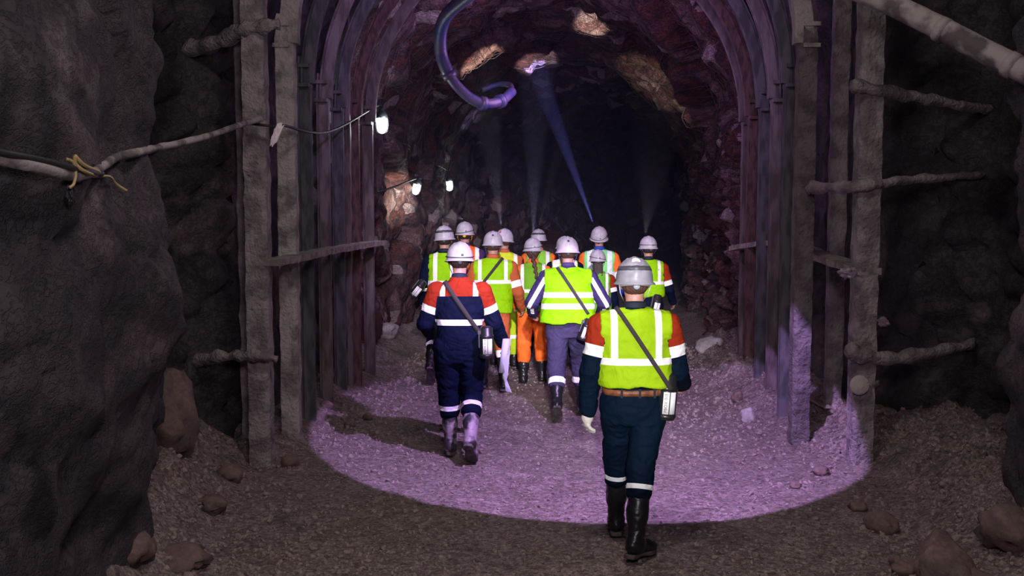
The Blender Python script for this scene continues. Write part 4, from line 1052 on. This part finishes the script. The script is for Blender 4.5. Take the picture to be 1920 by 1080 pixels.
person('tape_left', -.80, 12.6, 1.865, 'leftmost person of the group, vest over navy sleeves, canister under the left elbow', lean=2, width=1.0, legs={-1: (-4, 4, 46, 0, 48), 1: (12, 3, 8, 0, 0)},
       arms={-1: (-6, 14, 50, 10), 1: (0, 10, 30, 0)}, jacket=dict(base=NAVY, layers=[([('arm_m', 0, 9), ('arm_t', .29, .33)], TAPE)]), trousers=dict(base=NAVY, layers=LEG(.1, .15)), seam=.13,
       vest=dict(base=LIME, layers=VT(.10, 1.16, .05)), hem=.99, hm=dict(band=True, cable=False, label='white helmet with a grey reflector band'), headtilt=-4)
person('orange_vest', -.62, 14.0, 1.885, 'person in an orange vest at the back, white helmet with a yellow harness', lean=1, width=1.06,
       jacket=dict(base=(.05, .03, .09)), trousers=dict(base=NAVY, layers=LEG(.1, .15)), vest=dict(base=(.95, .13, .015), layers=VT(.16, 1.0, .055)), hem=.92,
       hm=dict(harness=plain('yellow_harness', (.75, .42, .03), .5), knob=plain('yellow_knob', (.8, .5, .03), .5), tilt=.02, label='white helmet with a yellow harness at the nape'), res=.016)
person('cross_strap', -.215, 12.05, 1.815, 'broad person in a yellow-green vest with a black cross-strap over rust-orange sleeves', lean=3, width=1.13, hipw=1.0, legs={-1: (14, 2, 12, 0, 0), 1: (-5, 2, 8, 0, 4)},
       arms={-1: (6, 14, 50, 20), 1: (-4, 16, 46, 6)}, jacket=dict(base=RUSTY, fat=1.05, layers=SL(RUSTY, .16, .235)), trousers=dict(base=RUSTY, layers=LEG(.06, .14)), seam=.10,
       vest=dict(base=LIME, layers=VT(.15, 1.24, .042), arm=.20), hem=.88, hm=dict(dot=M_BLACK, cable=False, harness=plain('blue_harness', (.06, .06, .25), .5), label='white helmet with a small black clip at the back'), hair_mat=M_HAIRB)
person('pink_dot', -.10, 13.7, 1.80, 'person half hidden behind the cross-strap person, head turned right, helmet with a red dot', lean=2, width=1.0, head=(0, -28), headtilt=5,
       jacket=dict(base=RUSTY, layers=SL(RUSTY)), trousers=dict(base=(.42, .62, .02), layers=LEG(.1, .15)), vest=dict(base=YELLOW, layers=VT(.15, 1.1)), hem=.95, hm=dict(dot=plain('red_dot', (.6, .03, .03), .5), cable=False, harness=M_BLACK, label='pinkish white helmet with a small red dot'), res=.016, hair_mat=M_HAIRB)
person('braid', .245, 12.45, 1.725, 'person with a long brown braid, vest and bright orange trousers', lean=3, width=.90, hipw=.98, legs={-1: (-3, 2, 6, -4, 0), 1: (8, 2, 10, 4, 0)},
       arms={-1: (-12, 22, 60, 30), 1: (-12, 20, 60, 30)}, jacket=dict(base=ORANGE, layers=SL(ORANGE, .12, .17)), trousers=dict(base=ORANGE, fat=1.05, layers=LEG(.30, .40)), seam=.19,
       vest=dict(base=(.15, .38, .02), layers=VT(.135, 1.16, .042) + [([('sz', .985, 1.02)], (.02, .02, .025))], flare=.02), hem=.90, hair='braid', hm=dict(tilt=.012, dip=-.008, harness=plain('smoke_goggles', (.05, .05, .08), .3), label='white helmet with a black cable, above a braid'), hair_mat=M_HAIRB)
person('tape_far', .37, 14.9, 1.765, 'person farthest back, mostly hidden behind the braided person, helmet with a reflector band', lean=1, jacket=dict(base=ORANGE, layers=SL(ORANGE)), trousers=dict(base=NAVY),
       vest=dict(base=LIME2, layers=VT(.13, 1.1, .05)), hem=.95, hm=dict(band=True, cable=False, label='white helmet with a grey band, farthest back'), res=.018)
person('hidden', .67, 13.55, 1.71, 'person peeking out left of the violet-sleeved person, pale yellow vest with wide tapes', lean=1, jacket=dict(base=NAVY, layers=SL(NAVY)), trousers=dict(base=NAVY),
       vest=dict(base=YELLOW, layers=VT(.12, 1.2, .09)), hem=.95, hm=dict(cable=False, label='white helmet half hidden behind a nearer helmet'), res=.018, hair='long')
person('violet', .545, 10.35, 1.807, 'burly person in violet-grey jacket and trousers, vest with two wide horizontal tapes', lean=5, width=1.22, hipw=1.10, belly=1.18, legs={-1: (-2, 1, 32, 2, 44), 1: (20, 4, 16, 6, 0)},
       arms={-1: (-10, 30, 72, 34), 1: (-8, 30, 66, 34)}, jacket=dict(base=VIOLET, fat=1.1, layers=[([('arm_m', 0, 9), ('ph', -.018, .018), ('arm_t', .02, .44)], TAPE)]),
       trousers=dict(base=(.045, .038, .085), fat=1.1, layers=LEG(.16, .22)), seam=.20, vest=dict(base=(.21, .56, .004), layers=VH(1.225, 1.11, w=.056), flare=.035, arm=.20), hem=.935, vestw=.015,
       hm=dict(dot=M_BLACK, cable=False, harness=plain('violet_harness', (.09, .08, .26), .5), label='lavender helmet with a small black clip'), res=.010, hair_mat=M_HAIRB)
person('mint', 1.17, 14.3, 1.815, 'person in a mint-bright vest with a red-rimmed head lamp sending a beam into the haze', lean=1, width=1.08, head=(18, -6), arms={-1: (10, 14, 40, 10), 1: (-6, 18, 30, 6)}, jacket=dict(base=ROYAL, layers=SL(ORANGE, .20, .29)), trousers=dict(base=NAVY, layers=LEG(.1, .15)),
       vest=dict(base=MINT, layers=[([('|su', .10, .17), ('sz', 1.2, 1.6)], (.75, .88, .85)), ([('sz', 1.14, 1.21)], (.7, .88, .85))], arm=.195), hem=.95, hm=dict(tilt=.035, dip=-.018, glow=(1.0, .12, .1), label='white helmet tipped back with a black cable across it'), res=.015)
person('small', 1.03, 12.75, 1.575, 'smaller person with dark hair between the violet-sleeved person and the rearmost one', lean=3, width=.92, jacket=dict(base=RED, layers=SL(RED, .12, .18, NAVY)), trousers=dict(base=NAVY, layers=LEG(.1, .16)),
       vest=dict(base=(.13, .40, .03), layers=VT(.12, 1.1, .04)), hem=.95, hair='long', hm=dict(tilt=-.02, dip=-.008, label='lavender helmet with its black cable slanting up on one side'))
person('right_back', 1.68, 13.1, 1.725, 'rightmost person of the group, vest over red and navy sleeves, seen past the grey helmet', lean=2, width=1.05, head=(0, 10), arms={-1: (0, 12, 40, 20), 1: (2, 17, 42, 0)}, jacket=dict(base=NAVY, layers=SL(RED, .17, .235)), trousers=dict(base=NAVY, layers=LEG(.1, .15)),
       vest=dict(base=LIME, layers=VT(.13, 1.21, .042), arm=.185), hem=1.02, hm=dict(dip=-.004, harness=plain('smoke_goggles2', (.05, .045, .12), .3), label='white helmet with dark goggles strap at the nape'))
# spare long cross strap, cord
def cross(key, sh, hip, wd, label):
    r = empty('shoulder_strap', PEOPLE[key]['world'](A(0, -.15, 1.2))); tag(r, label, 'strap')
    pts, nor = strap_loop(key, sh, hip); ribbon(pts, nor, wd, .004, 'webbing', M_STRAP, r)
canister(at(1250, 742, 6.38), .062, .285, 4, 'big black canister with two white labels hanging at the right hip of the rearmost person', 'front', (-.105, 1.50), (.20, 1.04), .026, 'PBOX 013')
canister(at(912, 641, 8.62), .060, .262, -1, 'black canister with white labels hanging beside the overall with rolled paper', 'navy', (-.12, 1.48), (.19, 1.03), .036, 'PBOX 013')
canister(at(784, 541, 12.28), .055, .235, 38, 'tilted canister held under the left elbow of the leftmost person', None, text='PBOX 013')
canister(at(1230, 571, 12.75), .058, .25, 12, 'small-looking canister at the left hip of the rightmost group member', None)
canister(at(1098, 618, 10.15), .055, .22, 20, 'canister hanging behind the right elbow of the violet-sleeved person', 'violet', (-.10, 1.49), (.18, 1.06), .030)
cross('cross_strap', (.10, 1.50), (-.19, 1.13), .032, 'black cross-strap running over the vest with rust-orange sleeves')
# rolled paper
pc = at(948, 664, 8.55); rp = empty('rolled_paper', pc); tag(rp, 'rolled pale paper held low in the right hand of the overall wearer', 'paper roll')
vs = []; fs = []; K = 60
for i in range(2):
    for k in range(K + 1):
        q = k / K * 4.6 * PI; r = .036 - .022 * k / K; vs.append(Vector((.008 + r * math.cos(q) - .035 * (1 - i) , r * math.sin(q) * .8 + .03 * i, -.15 + .27 * i)))
for k in range(K): fs.append((k, k + 1, K + 1 + k + 1, K + 1 + k))
o = MB().add(vs, fs).obj('rolled_sheet', M_PAPER, rp); sd = o.modifiers.new('thickness', 'SOLIDIFY'); sd.thickness = .0025
vs = [(-.03, -.01, -.08), (.035, -.02, .02), (.02, -.02, -.17), (-.005, -.01, -.25), (.0, 0, -.3), (.05, 0, -.315), (.005, 0, -.20)]
o = MB().add(vs, [(0, 1, 2), (0, 2, 3), (3, 2, 6), (3, 6, 5, 4)]).obj('loose_corner', M_PAPER, rp, smooth=False); sd = o.modifiers.new('thickness', 'SOLIDIFY'); sd.thickness = .003

# head lamp beams and haze
BL = (0.42, 0.40, 1.0)
p0 = at(1113, 420, 14.55); spot('head_lamp_beam', p0, at(1000, 115, 21.0) - p0, 38000, BL, 1.9, .25, .012)
spot('head_lamp_beam', at(1062, 440, 13.75), at(905, 250, 20) - at(1062, 440, 13.75), 2200, (.45, .45, 1.0), 2.4, .8, .01)
spot('head_lamp_beam', at(868, 411, 14.3), on_wall(742, 372, 0) - at(868, 411, 14.3), 800, (1.0, .82, .66), 11, .6, .01)
spot('head_lamp_beam', at(940, 424, 14.0), at(902, 122, 17.5) - at(940, 424, 14.0), 3600, (1.0, .80, .62), 5.5, .6, .01)
spot('head_lamp_beam', at(1210, 440, 13.4), at(1240, 180, 18.0) - at(1210, 440, 13.4), 1000, (1.0, .78, .55), 8.0, .6, .01)
spot('head_lamp_beam', at(1010, 427, 15.2), at(1105, 62, 17.0) - at(1010, 427, 15.2), 1100, (1.0, .78, .6), 5.0, .6, .01)
spot('head_lamp_beam', at(1000, 442, 12.7), at(1005, 112, 20.4) - at(1000, 442, 12.7), 6000, (1.0, .88, .95), 3.2, .5, .01)
def haze():
    m, t = nt('haze'); out = nn(t, 'ShaderNodeOutputMaterial'); v = nn(t, 'ShaderNodeVolumeScatter')
    v.inputs['Color'].default_value = (.55, .6, 1, 1); v.inputs['Density'].default_value = 0.0045; v.inputs['Anisotropy'].default_value = 0.1
    t.links.new(v.outputs[0], out.inputs['Volume'])
    o = MB().box((2, 20.5, 2.2), (9, 15.4, 6.2)).obj('haze', m, smooth=False); tag(o, 'thin dusty haze hanging in the dark tunnel ahead of the group', 'haze', kind='stuff')
haze()
